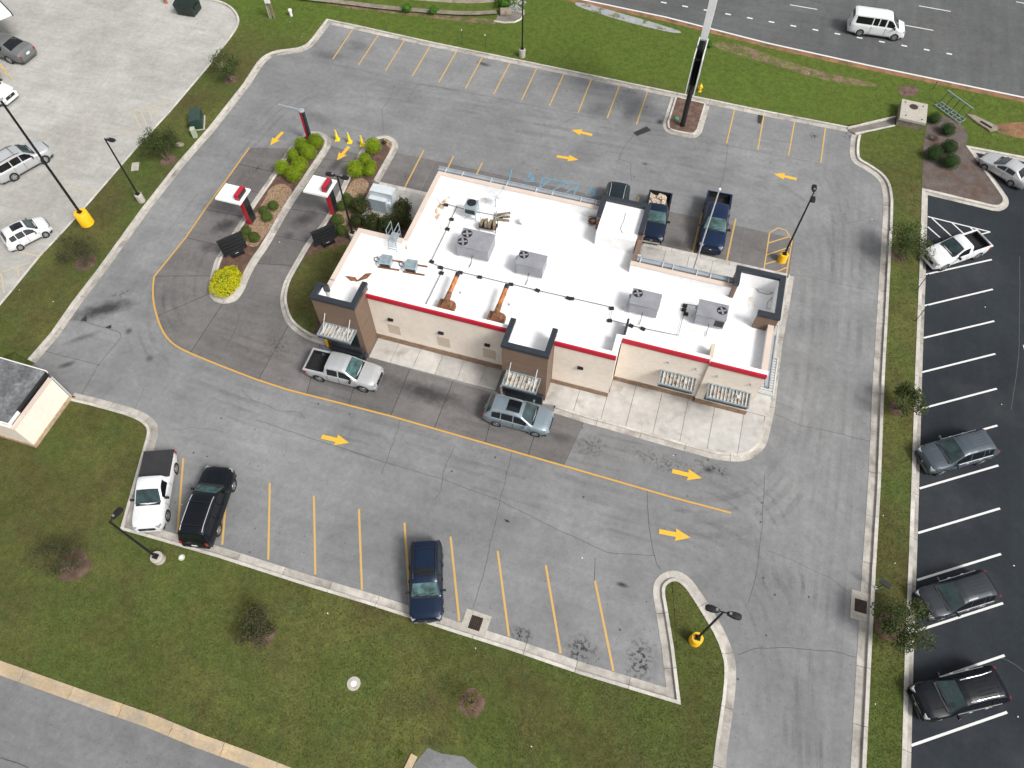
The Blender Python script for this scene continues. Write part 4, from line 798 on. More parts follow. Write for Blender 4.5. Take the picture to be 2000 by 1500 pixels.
for x in (-16.2, -12.6, -9.35):
    p = MB(); p.b2(x-0.44, x+0.44, 25.372, 25.40, 1.1, 2.15); part(p, 'painted_panel', 'eifs_tan')
for x, z, y in ((2.18, 3.7, 26.8), (3.94, 3.73, 26.8), (5.31, 3.7, 26.68), (7.38, 3.7, 26.68)):
    p = MB(); p.cyl((x, y+.01, z), (x, y-0.14, z), 0.07, 0.05, 8); part(p, 'anchor_plate', 'grey_metal')
p = MB(); p.b2(5.6, 7.6, 34.285, 34.33, 0.1, 2.4); part(p, 'entrance_door', 'glass_dark'); p = MB(); p.b2(8.125, 8.17, 31.4, 33.4, 0.1, 2.4); part(p, 'entrance_door', 'glass_dark')
# roof-edge ladder with walk-through rails
ld = empty('roof_ladder', (-17.8, 30.45, RZ), label='galvanised ladder with walk-through rails over the roof parapet', cat='ladder')
for x in (-0.28, 0.28):
    m = MB(); m.tube([(x, -0.45, 0.0), (x, -0.32, 0.8), (x, -0.3, 1.85)], 0.03, 6); m.tube([(x, -0.3, 1.85), (x, 0.55, 1.85), (x, 0.55, 0.5)], 0.028, 6); m.tube([(x, -0.3, 1.3), (x, 0.55, 1.3)], 0.022, 6); m.build('side_rail', 'galvanised', ld)
for k in range(5): m = MB(); m.cyl((-0.28, -0.43+0.02*k, 0.2+0.2*k), (0.28, -0.43+0.02*k, 0.2+0.2*k), 0.02, n=6); m.build('rung', 'galvanised', ld)
m = MB(); m.b2(-0.3, 0.3, -0.28, 0.5, 0.84, 0.88); m.build('platform', 'grey_metal', ld)
# ------------------------------------------------------------------ roof plant
def hvac(x, y, sx, sy, h, fans, label, grille=True, east=False):
    o = empty('air_conditioner', (x, y, RZ), label=label, cat='air conditioner', group='packaged air conditioners on the white roof')
    m = MB(); m.b2(-sx/2+.1, sx/2-.1, -sy/2+.1, sy/2-.1, 0, 0.2); m.build('kerb_base', 'roof_membrane', o)
    m = MB(); m.b2(-sx/2, sx/2, -sy/2, sy/2, 0.2, h); m.b2(-sx/2-.03, sx/2+.03, -sy/2-.03, sy/2+.03, h, h+0.05); m.build('cabinet', 'hvac_grey', o)
    for fx, fy, r in fans:
        m = MB(); m.lathe([(r+.02, 0), (r+.02, .02), (r, .022), (r, .004), (0.05, .004)], (fx, fy, h+.052), 20); f_ = m.build('fan_housing', 'fan_black', o)
        m = MB()
        for k in range(4): m.box((fx+cos(k*pi/2+.4)*r*.5, fy+sin(k*pi/2+.4)*r*.5, h+.066), (r*.85, r*.40, .008), k*pi/2+.4)
        m.cyl((fx, fy, h+.06), (fx, fy, h+.085), .09, n=8); m.build('fan_blade', 'hvac_grey', f_)
    for k in range(3 if grille else 2):
        xx = -sx/2+sx*(k+.5)/3; m = MB(); m.b2(xx-sx/6+.03, xx+sx/6-.03, -sy/2-.012, -sy/2+.01, .26, h-.06); m.build('access_panel', 'hvac_grey', o)
    if grille: m = MB(); m.b2(sx/2-.62, sx/2-.05, -sy/2-.02, -sy/2-.005, .4, h-.12); m.build('coil_grille', 'plastic_black', o)
    m = MB(); m.tube([(0, -sy/2, .45), (.02, -sy/2-.25, .42), (.02, -sy/2-.3, .1), (.0, -sy/2-.75, .1)], .022, 6); m.build('gas_line', 'black_metal', o)
    m = MB(); m.b2(-sx/2-.16, -sx/2-.03, -.1, .25, .45, .95); m.tube([(-sx/2-.1, .1, .45), (-sx/2-.2, .05, .1), (-sx/2-.15, .0, .0)], .025, 6); m.build('disconnect_box', 'galvanised', o)
    return o
hvac(-12.25, 31.65, 2.25, 1.6, 1.15, ((-.72, .35, .33), (-.78, -.42, .33)), 'large grey twin-fan air conditioner on the white restaurant roof', False)
hvac(-8.15, 31.1, 1.85, 1.2, 1.1, ((-.6, .25, .30),), 'single-fan air conditioner beside the twin-fan unit on the white roof', False)
hvac(-0.2, 30.1, 1.85, 1.25, 1.1, ((-.58, .27, .30),), 'grey single-fan air conditioner beside the gas pipe bend on the roof', False)
hvac(4.05, 30.45, 1.85, 1.25, 1.1, ((.58, .1, .30),), 'single-fan air conditioner with dark coil grille by the corner parapet', True)
o = empty('condenser', (-13.6, 34.75, RZ), label='small galvanised condenser on tall legs by the gas pipe', cat='condenser')
m = MB(); m.b2(-.42, .42, -.42, .42, .55, 1.25); m.build('cabinet', 'galvanised', o); m = MB(); m.b2(-.36, .36, -.435, -.421, .62, 1.0); m.build('coil_grille', 'plastic_black', o)
m = MB(); m.lathe([(.33, 0), (.33, .04), (.29, .05), (.29, .01)], (0, .05, 1.252), 18); f_ = m.build('fan_housing', 'fan_black', o); m = MB()
for k in range(4): m.box((cos(k*pi/2)*.15, .05+sin(k*pi/2)*.15, 1.275), (.26, .1, .012), k*pi/2)
m.build('fan_blade', 'plastic_black', f_)
for sx in (-.4, .4):
    for sy in (-.4, .4): m = MB(); m.cyl((sx, sy, 0), (sx, sy, .56), .022, n=6); m.build('leg', 'galvanised', o)
m = MB(); m.b2(-.4, .4, -.42, -.38, .2, .24); m.build('brace', 'galvanised', o)
# gas pipe on blocks
gp = empty('gas_pipe', (-8, 30, RZ), label='black gas pipe on rubber blocks zigzagging across the white roof', cat='pipe')
def gpt(px, py): p = w(px, py, RZ+0.13); return (p.x+8, p.y-30, .13)
runs = [[(852, 386), (861, 399), (875, 399), (902, 407), (930, 413), (960, 419), (986, 424)], [(893, 402), (882, 426), (875, 443), (842, 510)], [(842, 512), (860, 521), (899, 531), (937, 540), (1000, 555), (1050, 567), (1112, 581), (1196, 600), (1192, 625), (1232, 635), (1256, 641), (1325, 655), (1337, 606), (1340, 594), (1360, 597)], [(866, 522), (862, 533), (829, 600)]]
for r_ in runs: m = MB(); m.tube([gpt(*q) for q in r_], .022, 6); m.build('pipe_run', 'black_metal', gp)
for q in ((871, 399), (882, 427), (874, 446), (843, 510), (860, 521), (862, 532), (899, 531), (937, 540), (998, 554), (1050, 566), (1110, 581), (1117, 582), (1195, 601), (1191, 625), (1233, 635), (1256, 641), (1338, 596), (1336, 604), (1340, 612), (978, 423)):
    p = gpt(*q); m = MB(); m.box((p[0], p[1], .06), (.3, .22, .12), random.uniform(-.3, .3)); m.build('support_block', 'rubber_black', gp)
# broiler flues: rusty boxes with horizontal stacks
for x, y, lb in ((-12.55, 26.35, 'rusty broiler exhaust with orange stack, nearer the drive-through tower with yellow bollard'), (-9.15, 26.35, 'rusty broiler exhaust with orange stack beside the second wood-clad tower')):
    o = empty('broiler_exhaust', (x, y, RZ), label=lb, cat='exhaust', group='rusty broiler exhausts behind the red band')
    m = MB(); m.b2(-.5, .5, -.45, .35, 0, .55); m.box((0.1, 0, .68), (.8, .7, .28), top=.6); m.b2(.5, .62, -.4, .2, .2, .62); m.build('housing', 'rust', o)
    m = MB(); m.b2(-.42, .2, -.52, -.45, .08, .5); m.box((-.2, -.48, .3), (.3, .12, .3)); m.build('burner', 'black_metal', o)
    m = MB(); m.cyl((0, .1, .7), (0.02, .75, .85), .2, .17, 12); m.build('collar', 'rust', o)
    m = MB(); m.cyl((0.02, .7, .84), (.06, 2.0, 1.0), .155, n=14); m.build('stack', 'rust_orange', o); m = MB(); m.cyl((.06, 1.98, .998), (.065, 2.3, 1.04), .16, n=14); m.build('stack_tip', 'fan_black', o)
    m = MB(); m.tube([(.16, 1.7, .95), (.42, 1.55, .02)], .015, 5); m.lathe([(.09, 0), (.09, .04)], (.42, 1.55, 0), 8); m.build('stay', 'grey_metal', o)
# downblast fans on timbers
for x, y, rz, lb in ((-17.75, 28.65, .1, 'galvanised exhaust hood on red timbers with loose black cable loop'), (-15.95, 28.75, .1, 'galvanised exhaust hood on timbers, nearer the roof ladder corner')):
    o = empty('exhaust_hood', (x, y, RZ), rz, label=lb, cat='exhaust', group='galvanised exhaust hoods on timbers')
    m = MB(); m.box((0, .15, .45), (.75, .75, .12)); m.box((0, .45, .25), (.7, .2, .5)); m.box((-.36, .1, .3), (.05, .6, .5)); m.box((.36, .1, .3), (.05, .6, .5)); m.build('hood', 'galvanised', o)
    m = MB(); m.box((0, -.02, .22), (.6, .4, .36)); m.build('throat', 'fan_black', o)
    for yy in (-.25, .5): m = MB(); m.box((.25, yy, .05), (1.5, .09, .1)); m.build('timber', 'rust', o)
    m = MB(); m.tube([(-.4, 0, .25), (-.6, .1, .1), (-.9, .25, .05), (-1.0, .5, .05), (-.8, .6, .05), (-.65, .4, .05)], .03, 6); m.build('cable', 'rubber_black', o)
    m = MB(); m.cyl((-.55, -.05, .05), (-.4, .05, .2), .18, .1, 10); m.build('duct_end', 'cabinet_white', o)
# satellite dish, boom and ballast frame
q = w(968, 405, RZ); o = empty('satellite_dish', (q.x, q.y, RZ), label='pale satellite dish with feed arm on ballasted roof frame', cat='satellite dish')
m = MB(); m.tube([(0, 0, 0), (0, 0, .75)], .04, 6); m.build('mast', 'galvanised', o)
bm = MB(); Md = Matrix.Rotation(radians(-35), 3, 'X') @ Matrix.Rotation(radians(20), 3, 'Y'); N_ = 24; P_ = [Vector((0, 0, .0))]; F_ = []
for rr, zz_ in ((.18, .012), (.33, .05), (.46, .1)):
    for k in range(N_): t = 2*pi*k/N_; P_.append(Vector((rr*cos(t), rr*sin(t), zz_)))
for k in range(N_): F_.append((0, 1+k, 1+(k+1) % N_)); F_.append((1+k, 1+N_+k, 1+N_+(k+1) % N_, 1+(k+1) % N_)); F_.append((1+N_+k, 1+2*N_+k, 1+2*N_+(k+1) % N_, 1+N_+(k+1) % N_))
bm.add([Md @ p_ + Vector((-.1, .1, .85)) for p_ in P_], F_); bm.build('reflector', 'cabinet_white', o, smooth=60)
m = MB(); m.tube([(-.05, .0, .7), (.35, .75, 1.25)], .02, 5); m.box((.36, .78, 1.28), (.14, .16, .12)); m.build('feed_arm', 'grey_metal', o)
q = w(967, 412, RZ); o = empty('ballast_frame', (q.x+.7, q.y-.5, RZ), radians(10), label='dark ballast frame with blocks beside the satellite dish', cat='frame')
for k in range(3): m = MB(); m.box((0, -.3+.3*k, .1), (1.1, .1, .16), .15*k); m.build('block', 'dark_wood', o)
m = MB(); m.box((.0, 0, .22), (1.0, .06, .05), .6); m.box((-.45, 0, .2), (.06, .9, .05)); m.build('rail', 'grey_metal', o)
q = w(951, 454, RZ); o = empty('filter_rack', (q.x, q.y+.35, RZ), radians(4), label='dark grimy rack of clutter behind the twin-fan air conditioner', cat='rack')
for k in range(4): m = MB(); m.box((-.45+.3*k, random.uniform(-.05, .05), .55), (.2, .55, random.uniform(.2, .5)), random.uniform(-.3, .3)); m.build('filter_block', 'dark_wood', o)
for sx in (-.6, .6):
    for sy in (-.3, .3): m = MB(); m.cyl((sx, sy, 0), (sx, sy, .75), .025, n=5); m.build('leg', 'rust', o)
m = MB(); m.b2(-.62, .62, -.32, .32, .3, .34); m.build('shelf', 'plastic_black', o)
q = w(1020, 438, RZ); o = empty('roof_vent', (q.x, q.y, RZ), label='white mushroom roof vent standing alone on the membrane', cat='vent')
MB().lathe([(.14, 0), (.14, .35)], n=16).build('neck', 'cabinet_white', o, smooth=40); MB().lathe([(.24, .33), (.25, .45), (.16, .55), (.02, .58)], n=16).build('cap', 'roof_membrane', o, smooth=40)
q = w(1158, 433, RZ); m = MB()
for k in range(3): m.tube([(.30*cos(t)*(1-.12*k), .30*sin(t)*(1-.12*k), .06+.05*k) for t in [2*pi*i/16 for i in range(17)]], .045, 6)
m.tube([(-.3, 0, .05), (-.4, .35, .05), (-.05, .5, .05), (.25, .35, .05)], .02, 5); m.tube([(-.3, -.3, .03), (-.1, -.42, .03), (.1, -.35, .03)], .02, 5)
o = m.build('cable_coil', 'rust'); o.location = (q.x, q.y, RZ); tag(o, 'coil of dark brown cable lying against the north parapet', 'cable')
m = MB(); m.tube([tuple(w(x, y, TZ-.31)) for x, y in ((1222, 416), (1219, 430), (1212, 446), (1216, 455))], .024, 5); tag(m.build('loose_cable', 'grey_metal'), 'loose grey cable snaking over the roof behind the wood-clad north tower', 'cable')
m = MB(); m.tube([tuple(w(x, y, RZ+.03)) for x, y in ((1462, 540), (1475, 562), (1482, 570), (1500, 575), (1508, 572))], .03, 5); m.tube([tuple(w(x, y, RZ+.03)) for x, y in ((1510, 580), (1499, 590), (1497, 602), (1509, 604), (1510, 588))], .022, 5); tag(m.build('loose_cable', 'grey_metal'), 'loose grey cable inside the dark-capped corner parapet', 'cable')
for x, y, s_, lb in ((-19.62, 26.9, 1.0, 'rust-brown sheet scrap lying flat on the white roof'), (-18.8, 27.2, 1.3, 'tapering rust-brown sheet scrap on the white roof')):
    m = MB(); m.sheet([(-.5*s_, .1), (.1*s_, -.22), (.55*s_, -.05), (.25*s_, .22)], 0.0); m.sheet([(-.3*s_, .05), (.1, -.1), (.3*s_, .05)], .02); o = m.build('metal_scrap', 'rust'); o.location = (x, y, RZ+.012); o.rotation_euler = (0, 0, 0 if s_ == 1 else radians(60)); tag(o, lb, 'scrap', 'rusty scraps on the roof')
# grime washes and puddle rings on the membrane
def grime(px, r0, r1, mat, z): 
    return patch('roof_stain', px, z, mat, 2, None, None)
mk('roof_grime', (0.40, 0.27, 0.18), 0.8, var=((1.5, 0.3), (7.0, 0.25)), c2=(0.7, 0.66, 0.6), c2s=3.0, c2r=(0.4, 0.62)); mk('roof_dust', (0.62, 0.58, 0.52), 0.8, var=((2.0, 0.12), (9.0, 0.08)), c2=(0.78, 0.77, 0.76), c2s=2.5, c2r=(0.42, 0.55))
for px, mt in (([(848, 410), (858, 398), (872, 385), (882, 382), (872, 400), (862, 418), (852, 432), (848, 425)], 'roof_grime'), ([(856, 440), (866, 425), (870, 440), (862, 456)], 'roof_dust'), ([(690, 556), (700, 545), (712, 552), (704, 565)], 'roof_dust'), ([(808, 478), (830, 470), (842, 480), (822, 494)], 'roof_dust'), ([(1458, 580), (1474, 578), (1476, 604), (1462, 606)], 'roof_dust'), ([(1205, 600), (1215, 596), (1222, 604), (1212, 610)], 'roof_dust'), ([(1342, 640), (1355, 636), (1366, 645), (1352, 650)], 'roof_dust'), ([(935, 390), (950, 385), (952, 396), (940, 398)], 'roof_dust')):
    ob = MB().sheet(smooth_pl(W2(px, RZ+.011), 2, True), RZ+.012); part(ob, 'roof_stain', mt)
# ------------------------------------------------------------------ bin enclosure
E_ = empty('bin_enclosure', (-38.0, 13.0, 0), label='cream masonry bin enclosure with grey weathered roof and brick base', cat='bin enclosure')
def ep_(mb, name, mat): o = bpy.data.objects.new(name, mb.mesh(name, mat, None, tuple(E_.location))); link(o, E_)
m = MB(); m.b2(-35.65, -35.42, 10.9, 14.7, .45, 2.55); ep_(m, 'wall', 'eifs_cream'); m = MB(); m.b2(-45, -35.66, 10.9, 11.12, .45, 2.548); ep_(m, 'wall', 'eifs_cream')
m = MB(); m.b2(-35.72, -35.36, 10.84, 14.76, -.05, .45); ep_(m, 'brick_base', 'brick_tan'); m = MB(); m.b2(-45, -35.73, 10.84, 11.2, -.05, .452); ep_(m, 'brick_base', 'brick_tan')
m = MB(); m.b2(-35.68, -35.38, 10.86, 14.74, 2.55, 2.6); ep_(m, 'coping', 'coping_tan')
m = MB(); m.add([(-45, 11.1, 2.75), (-35.85, 11.1, 2.75), (-35.85, 14.95, 2.95), (-45, 14.95, 2.95), (-45, 11.1, 2.6), (-35.85, 11.1, 2.6), (-35.85, 14.95, 2.8), (-45, 14.95, 2.8)], [(0, 1, 2, 3), (4, 7, 6, 5), (0, 4, 5, 1), (1, 5, 6, 2), (2, 6, 7, 3)]); ep_(m, 'roof', 'shingle_grey')
m = MB(); m.b2(-45, -35.8, 14.955, 15.02, 2.72, 2.98); ep_(m, 'fascia', 'trim_white'); m = MB(); m.b2(-45, -35.8, 11.02, 11.095, 2.55, 2.78); ep_(m, 'fascia', 'trim_white'); m = MB(); m.b2(-35.845, -35.78, 11.1, 12.0, 2.55, 2.8); ep_(m, 'fascia', 'trim_white')
m = MB(); m.b2(-35.845, -35.80, 12.0, 14.95, 2.5, 2.9); ep_(m, 'fascia', 'black_metal')
m = MB(); m.b2(-44.9, -35.7, 14.62, 14.74, 0.05, 2.3); ep_(m, 'gate', 'brick_brown'); m = MB(); m.cyl((-35.55, 14.85, 0), (-35.55, 14.85, 2.5), .06, n=8); ep_(m, 'gate_post', 'light_metal')
# ------------------------------------------------------------------ plants
rnd = random.Random(5)
def rand_unit():
    while True:
        v = Vector((rnd.uniform(-1, 1), rnd.uniform(-1, 1), rnd.uniform(-1, 1)))
        if 0.05 < v.length < 1: return v.normalized()
def leaf_quad(mb, p, n, size, asp=0.5):
    n = n.normalized(); a = n.orthogonal().normalized(); a.rotate(Matrix.Rotation(rnd.uniform(0, 2*pi), 3, n)); b = n.cross(a)
    L, W_ = size*rnd.uniform(.7, 1.25), size*asp*rnd.uniform(.7, 1.2)
    mb.add([p-a*L*.5, p+b*W_*.5+n*size*.08, p+a*L*.5, p-b*W_*.5+n*size*.08], [(0, 1, 2, 3)])
def bush_mesh(rx, rz, n, size, lump=0.12, freq=2.2, cover=0.35, flat=0.0, zc=None, tilt=0.6, seed=0):
    """leafy shell with depth: leaves scattered through the outer part of a lumpy ellipsoid, over a darker inner body"""
    mb = MB(); zc = rz*0.8 if zc is None else zc; off = Vector((seed*7.3, seed*3.1, 1.7))
    def rad(d): return 1.0 + lump*mnoise.noise(d*freq+off)*2.0 + lump*0.6*mnoise.noise(d*freq*2.7+off)
    for i in range(n):
        d = rand_unit()
        if d.z < -0.55: d.z *= -1
        k = rad(d)*(1.0-cover*rnd.random()**2.2); p = Vector((d.x*rx*k, d.y*rx*k, zc+d.z*rz*k))
        if p.z < 0.03: continue
        leaf_quad(mb, p, d*(1-tilt)+rand_unit()*tilt+Vector((0, 0, .25)), size)
    return mb
def core_mesh(rx, rz, zc):
    mb = MB(); mb.ball((0, 0, zc), (rx, rx, rz), 14, 9); return mb
def make_bush(name, rx, rz, n, size, mat, lump, freq, seed, coremat=None, cover=.35, tilt=.6):
    e = empty(name); f_ = bush_mesh(rx, rz, n, size, lump, freq, cover, seed=seed, tilt=tilt).build('foliage', mat, e)
    core_mesh(rx*.72, rz*.72, rz*.78).build('inner_growth', coremat or mat, e, smooth=80)
    st = MB()
    for k in range(3): t = 2.1*k; st.tube([(0, 0, 0), (.1*cos(t), .1*sin(t), .15), (.22*cos(t)*rx, .22*sin(t)*rx, rz*.6)], .03, 5)
    st.build('stem', 'bark', e); return e
PROTO = {}
def bush(kind, px, py, zc, r, label, grp, cat='shrub', squash=1.0):
    key = (kind, rnd.randint(0, 1)); 
    spec = {'lime': ('round_shrub', 1.0, 1.0, 2600, .115, 'leaf_lime', .07, 2.6), 'ball': ('topiary_ball', 1.0, .9, 1900, .15, 'leaf_ball', .025, 2.0), 'photinia': ('leafy_shrub', 1.0, 1.05, 1000, .20, 'leaf_photinia', .2, 2.6), 'holly': ('mounded_shrub', 1.0, .8, 2300, .10, 'leaf_holly', .06, 2.0), 'weed': ('weed_clump', 1.0, .8, 160, .3, 'leaf_weed', .3, 3.0)}[kind]
    if key not in PROTO:
        PROTO[key] = o = make_bush(spec[0], spec[1], spec[2], spec[3], spec[4], spec[5], spec[6], spec[7], len(PROTO)+1, cover=.2 if kind == 'ball' else .35, tilt=.45 if kind == 'ball' else .6)
    else: o = copy_tree(PROTO[key])
    x, y = w2(px, py, zc); place(o, x, y, 0.12, rnd.uniform(0, 6), (r, r, r*squash)); return tag(o, label, cat, grp)
def mpx(px, py): a = w(px, py); b = w(px+1, py); return (b-a).length
LB = 'lime green clipped round shrub in mulch near the red and black height bar'
for px, py, r, lb in ((617, 274, 15.5, 'largest lime green round shrub at the island tip beside the cones'), (588, 278, 13.5, 'lime green round shrub against the red height bar post'), (603, 296, 16.5, 'lime green round shrub in the middle of the height bar island group'), (572, 299, 13, 'small lime green round shrub on the outer-lane side of the height bar island'), (586, 321, 17, 'lime green round shrub on the inner-lane side of the height bar island'), (552, 325, 15.5, 'lime green round shrub next to the outer lane kerb, end of the group'), (574, 338, 16.5, 'lime green round shrub nearest the gravel of the first menu island')):
    s_ = mpx(px, py); bush('lime', px, py+4, .55, r*s_*.97, lb, 'lime green shrubs on the islands')
for px, py, r, lb in ((729, 284, 16.5, 'lime green round shrub at the tip of the second island beside a cone'), (712, 307, 13, 'smaller lime green round shrub in the middle of the second island'), (725, 318, 11, 'low lime green shrub on the mulch side of the second island'), (695, 330, 18, 'big lime green round shrub beside the twin-head lamp post'), (721, 329, 11.5, 'low lime green shrub tucked behind the big one by the lamp post')):
    s_ = mpx(px, py); bush('lime', px, py+4, .55, r*s_*.97, lb, 'lime green shrubs on the islands')
for px, py, r, lb in ((534, 399, 10.5, 'dark green topiary ball alone at the gravel top of the first island'), (514, 407, 9, 'dark green topiary ball by the kerb behind the first menu canopy'), (522, 421, 11, 'dark green topiary ball beside the base of the first menu post'), (481, 448, 10, 'dark green topiary ball between menu post and outer lane kerb'), (497, 461, 11, 'dark green topiary ball on gravel near the black menu board'), (473, 464, 9, 'dull topiary ball half behind the black menu board'), (683, 393, 12, 'topiary ball behind the second menu post beside the lamp post'), (667, 400, 10.5, 'tall topiary ball touching the second menu post'), (677, 380, 8, 'topiary ball under the twin-head lamp post, on gravel'), (659, 429, 13, 'large topiary ball in front of the second menu post'), (669, 448, 11, 'topiary ball beside the second black menu board, building side'), (648, 446, 11, 'topiary ball half hidden by the second black menu board')):
    s_ = mpx(px, py); bush('ball', px, py+3, .4, r*s_, lb, 'topiary balls on the gravel beds', squash=1.0)
for px, py, r, lb in ((704, 402, 15, 'dark leafy shrub between white utility cabinet and topiary'), (697, 427, 11, 'small leafy shrub at the foot of the twin-head lamp post'), (728, 431, 14, 'reddish leafy shrub in front of the white utility cabinet'), (757, 437, 14, 'leafy shrub behind the roof ladder'), (787, 404, 14, 'dense rounded leafy shrub between utility cabinet and pavement'), (784, 427, 16, 'large leafy shrub in the corner beside the building wall')):
    s_ = mpx(px, py); bush('photinia', px, py+4, .6, r*s_*1.25, lb, 'leafy shrubs round the utility cabinet')
for px, py, r, lb in ((1825, 229, 15, 'dark mounded shrub against the concrete junction box'), (1850, 252, 17, 'dark mounded shrub beside the steel rack'), (1852, 287, 19, 'dark mounded shrub in the mulch triangle, nearest the silver saloon'), (1823, 300, 20, 'dark mounded shrub at the lawn edge of the mulch triangle'), (1855, 315, 20, 'dark mounded shrub in the widest part of the mulch triangle')):
    s_ = mpx(px, py); bush('holly', px, py+3, .45, r*s_*.86, lb, 'mounded shrubs in the mulch triangle')
for px, py, r in ((751, 281, 4.5),): bush('holly', px, py, .1, .2, 'tiny green shrub on the gravel at the second island tip', None)
# yellow-leaved shrub
e = empty('golden_shrub'); mb = MB()
for i in range(3600):
    t = rnd.uniform(0, 2*pi); r = sqrt(rnd.random()); x, y = r*cos(t)*1.15, r*sin(t)*1.45
    k = 1+.16*mnoise.noise(Vector((x*1.4, y*1.4, 3))); z = .75*sqrt(max(0, 1-r*r*.92))*k*(1-.3*rnd.random()**2)+.12*mnoise.noise(Vector((x*4, y*4, 0)))
    leaf_quad(mb, Vector((x*k, y*k, max(.05, z))), rand_unit()*.8+Vector((x*.4, y*.4, .8)), .14, .45)
mb.build('foliage', 'leaf_yellow', e); core_mesh(.9, .5, .2).build('inner_growth', 'leaf_ball', e, smooth=80); MB().tube([(0, 0, 0), (.05, 0, .3)], .04, 6).build('stem', 'bark', e)
x, y = w2(441, 550, .3); place(e, x, y, .12, radians(8), (1, 1, 1)); tag(e, 'bright yellow-leaved shrub filling the rounded island end', 'shrub')
# small trees
def tree(name, px, py, h, cr, n, size, mat, label, bark='bark', ncl=14, mulch='mulch_red', mr=.75, lean=(0, 0), spread=1.0, cz=.62):
    x, y = w2(px, py, .125); e = empty(name, (x, y, .125), label=label, cat='tree', group='small trees on the grass strips and lawn')
    tr = MB(); cents = []
    stems = 4
    for s_ in range(stems):
        t = 2*pi*s_/stems+rnd.uniform(-.4, .4); top = Vector((cos(t)*cr*.35+lean[0]*.5, sin(t)*cr*.35+lean[1]*.5, h*.52))
        tr.tube([(cos(t)*.04, sin(t)*.04, 0), top*.5+Vector((cos(t)*.03, sin(t)*.03, 0)), top], .045, 6, r1=.026)
        for b_ in range(max(2, ncl//stems)):
            t2 = t+rnd.uniform(-1.1, 1.1); rr = cr*rnd.uniform(.25, .95)*spread; c = Vector((cos(t2)*rr+lean[0], sin(t2)*rr+lean[1], h*cz+h*(1-cz)*rnd.uniform(-.35, .95)*(1-.35*rr/cr)))
            cents.append(c); tr.tube([top, (top+c)*.5+Vector((0, 0, .06)), c], .02, 5, r1=.008)
            for q in range(3): d = rand_unit(); d.z = abs(d.z); tr.tube([c, c+d*cr*.28], .008, 4, r1=.004)
    tr.build('trunk', bark, e); mb = MB()
    per = int(n*1.55)//len(cents)
    for c in cents:
        R_ = cr*rnd.uniform(.34, .52)
        for i in range(per):
            d = rand_unit(); p = c+d*(R_*rnd.random()**.45)*Vector((1, 1, .8)).length/1.6
            leaf_quad(mb, p, rand_unit()*.7+d*.3+Vector((0, 0, .45)), size, .5)
    mb.build('crown', mat, e)
    if mulch:
        mm = MB(); pts = [(cos(a)*mr*rnd.uniform(.85, 1.12), sin(a)*mr*rnd.uniform(.85, 1.12)) for a in [2*pi*k/14 for k in range(14)]]; mm.sheet(smooth_pl(pts, 2, True), .012); mm.build('mulch_ring', mulch, e)
    return e
tree('small_tree', 452, 156, 2.5, 1.15, 1500, .15, 'leaf_tree', 'small tree near the rounded forecourt kerb end', 'bark_pale', 14, mr=.65)
tree('small_tree', 329, 313, 2.6, 1.55, 2400, .15, 'leaf_tree', 'broad small tree between concrete lid and green transformer', 'bark', 18, mr=.7)
tree('small_tree', 168, 512, 2.2, 1.45, 1500, .13, 'leaf_dull', 'thin small tree beside the huge yellow lamp base', 'bark', 16, mr=.85)
tree('small_tree', 147, 1106, 2.4, 1.25, 1300, .12, 'leaf_dull', 'sparse dark tree on the lawn beside the white pickup', 'bark', 14, mr=.95, lean=(-.1, 0))
tree('small_tree', 513, 1238, 2.2, 1.0, 1700, .13, 'leaf_dull', 'dense dark tree with red mulch, midway along the lawn', 'bark', 12, mr=.75)
tree('small_tree', 921, 1372, 1.7, .62, 260, .11, 'leaf_gold', 'nearly bare yellowish sapling in a mulch ring', 'bark', 10, mr=.72)
tree('small_tree', 1756, 502, 2.7, 1.55, 2600, .14, 'leaf_tree', 'bushy tree overhanging the nose of the white pickup', 'bark', 18, mr=.6)
tree('small_tree', 1752, 799, 2.0, 1.15, 2000, .14, 'leaf_tree', 'small dark tree midway along the strip beside empty bays', 'bark', 13, mr=.55)
tree('small_tree', 1738, 1226, 2.5, 1.35, 2400, .15, 'leaf_tree', 'leafy tree beside the kerb drain and black SUV', 'bark', 16, mulch='mulch', mr=.85)
# weeds on the verge
for k, (px, py, r) in enumerate(((985, 12, .9), (846, 26, .55), (795, 22, .6), (1385, 90, .4))):
    bush('weed', px, py, .2, r, ('big green weed clump at the culvert mouth', 'green weed clump in the drain channel', 'smaller weed clump in the drain channel upstream', 'weed clump on the dirt bank')[k], 'weed clumps along the verge', 'weeds')
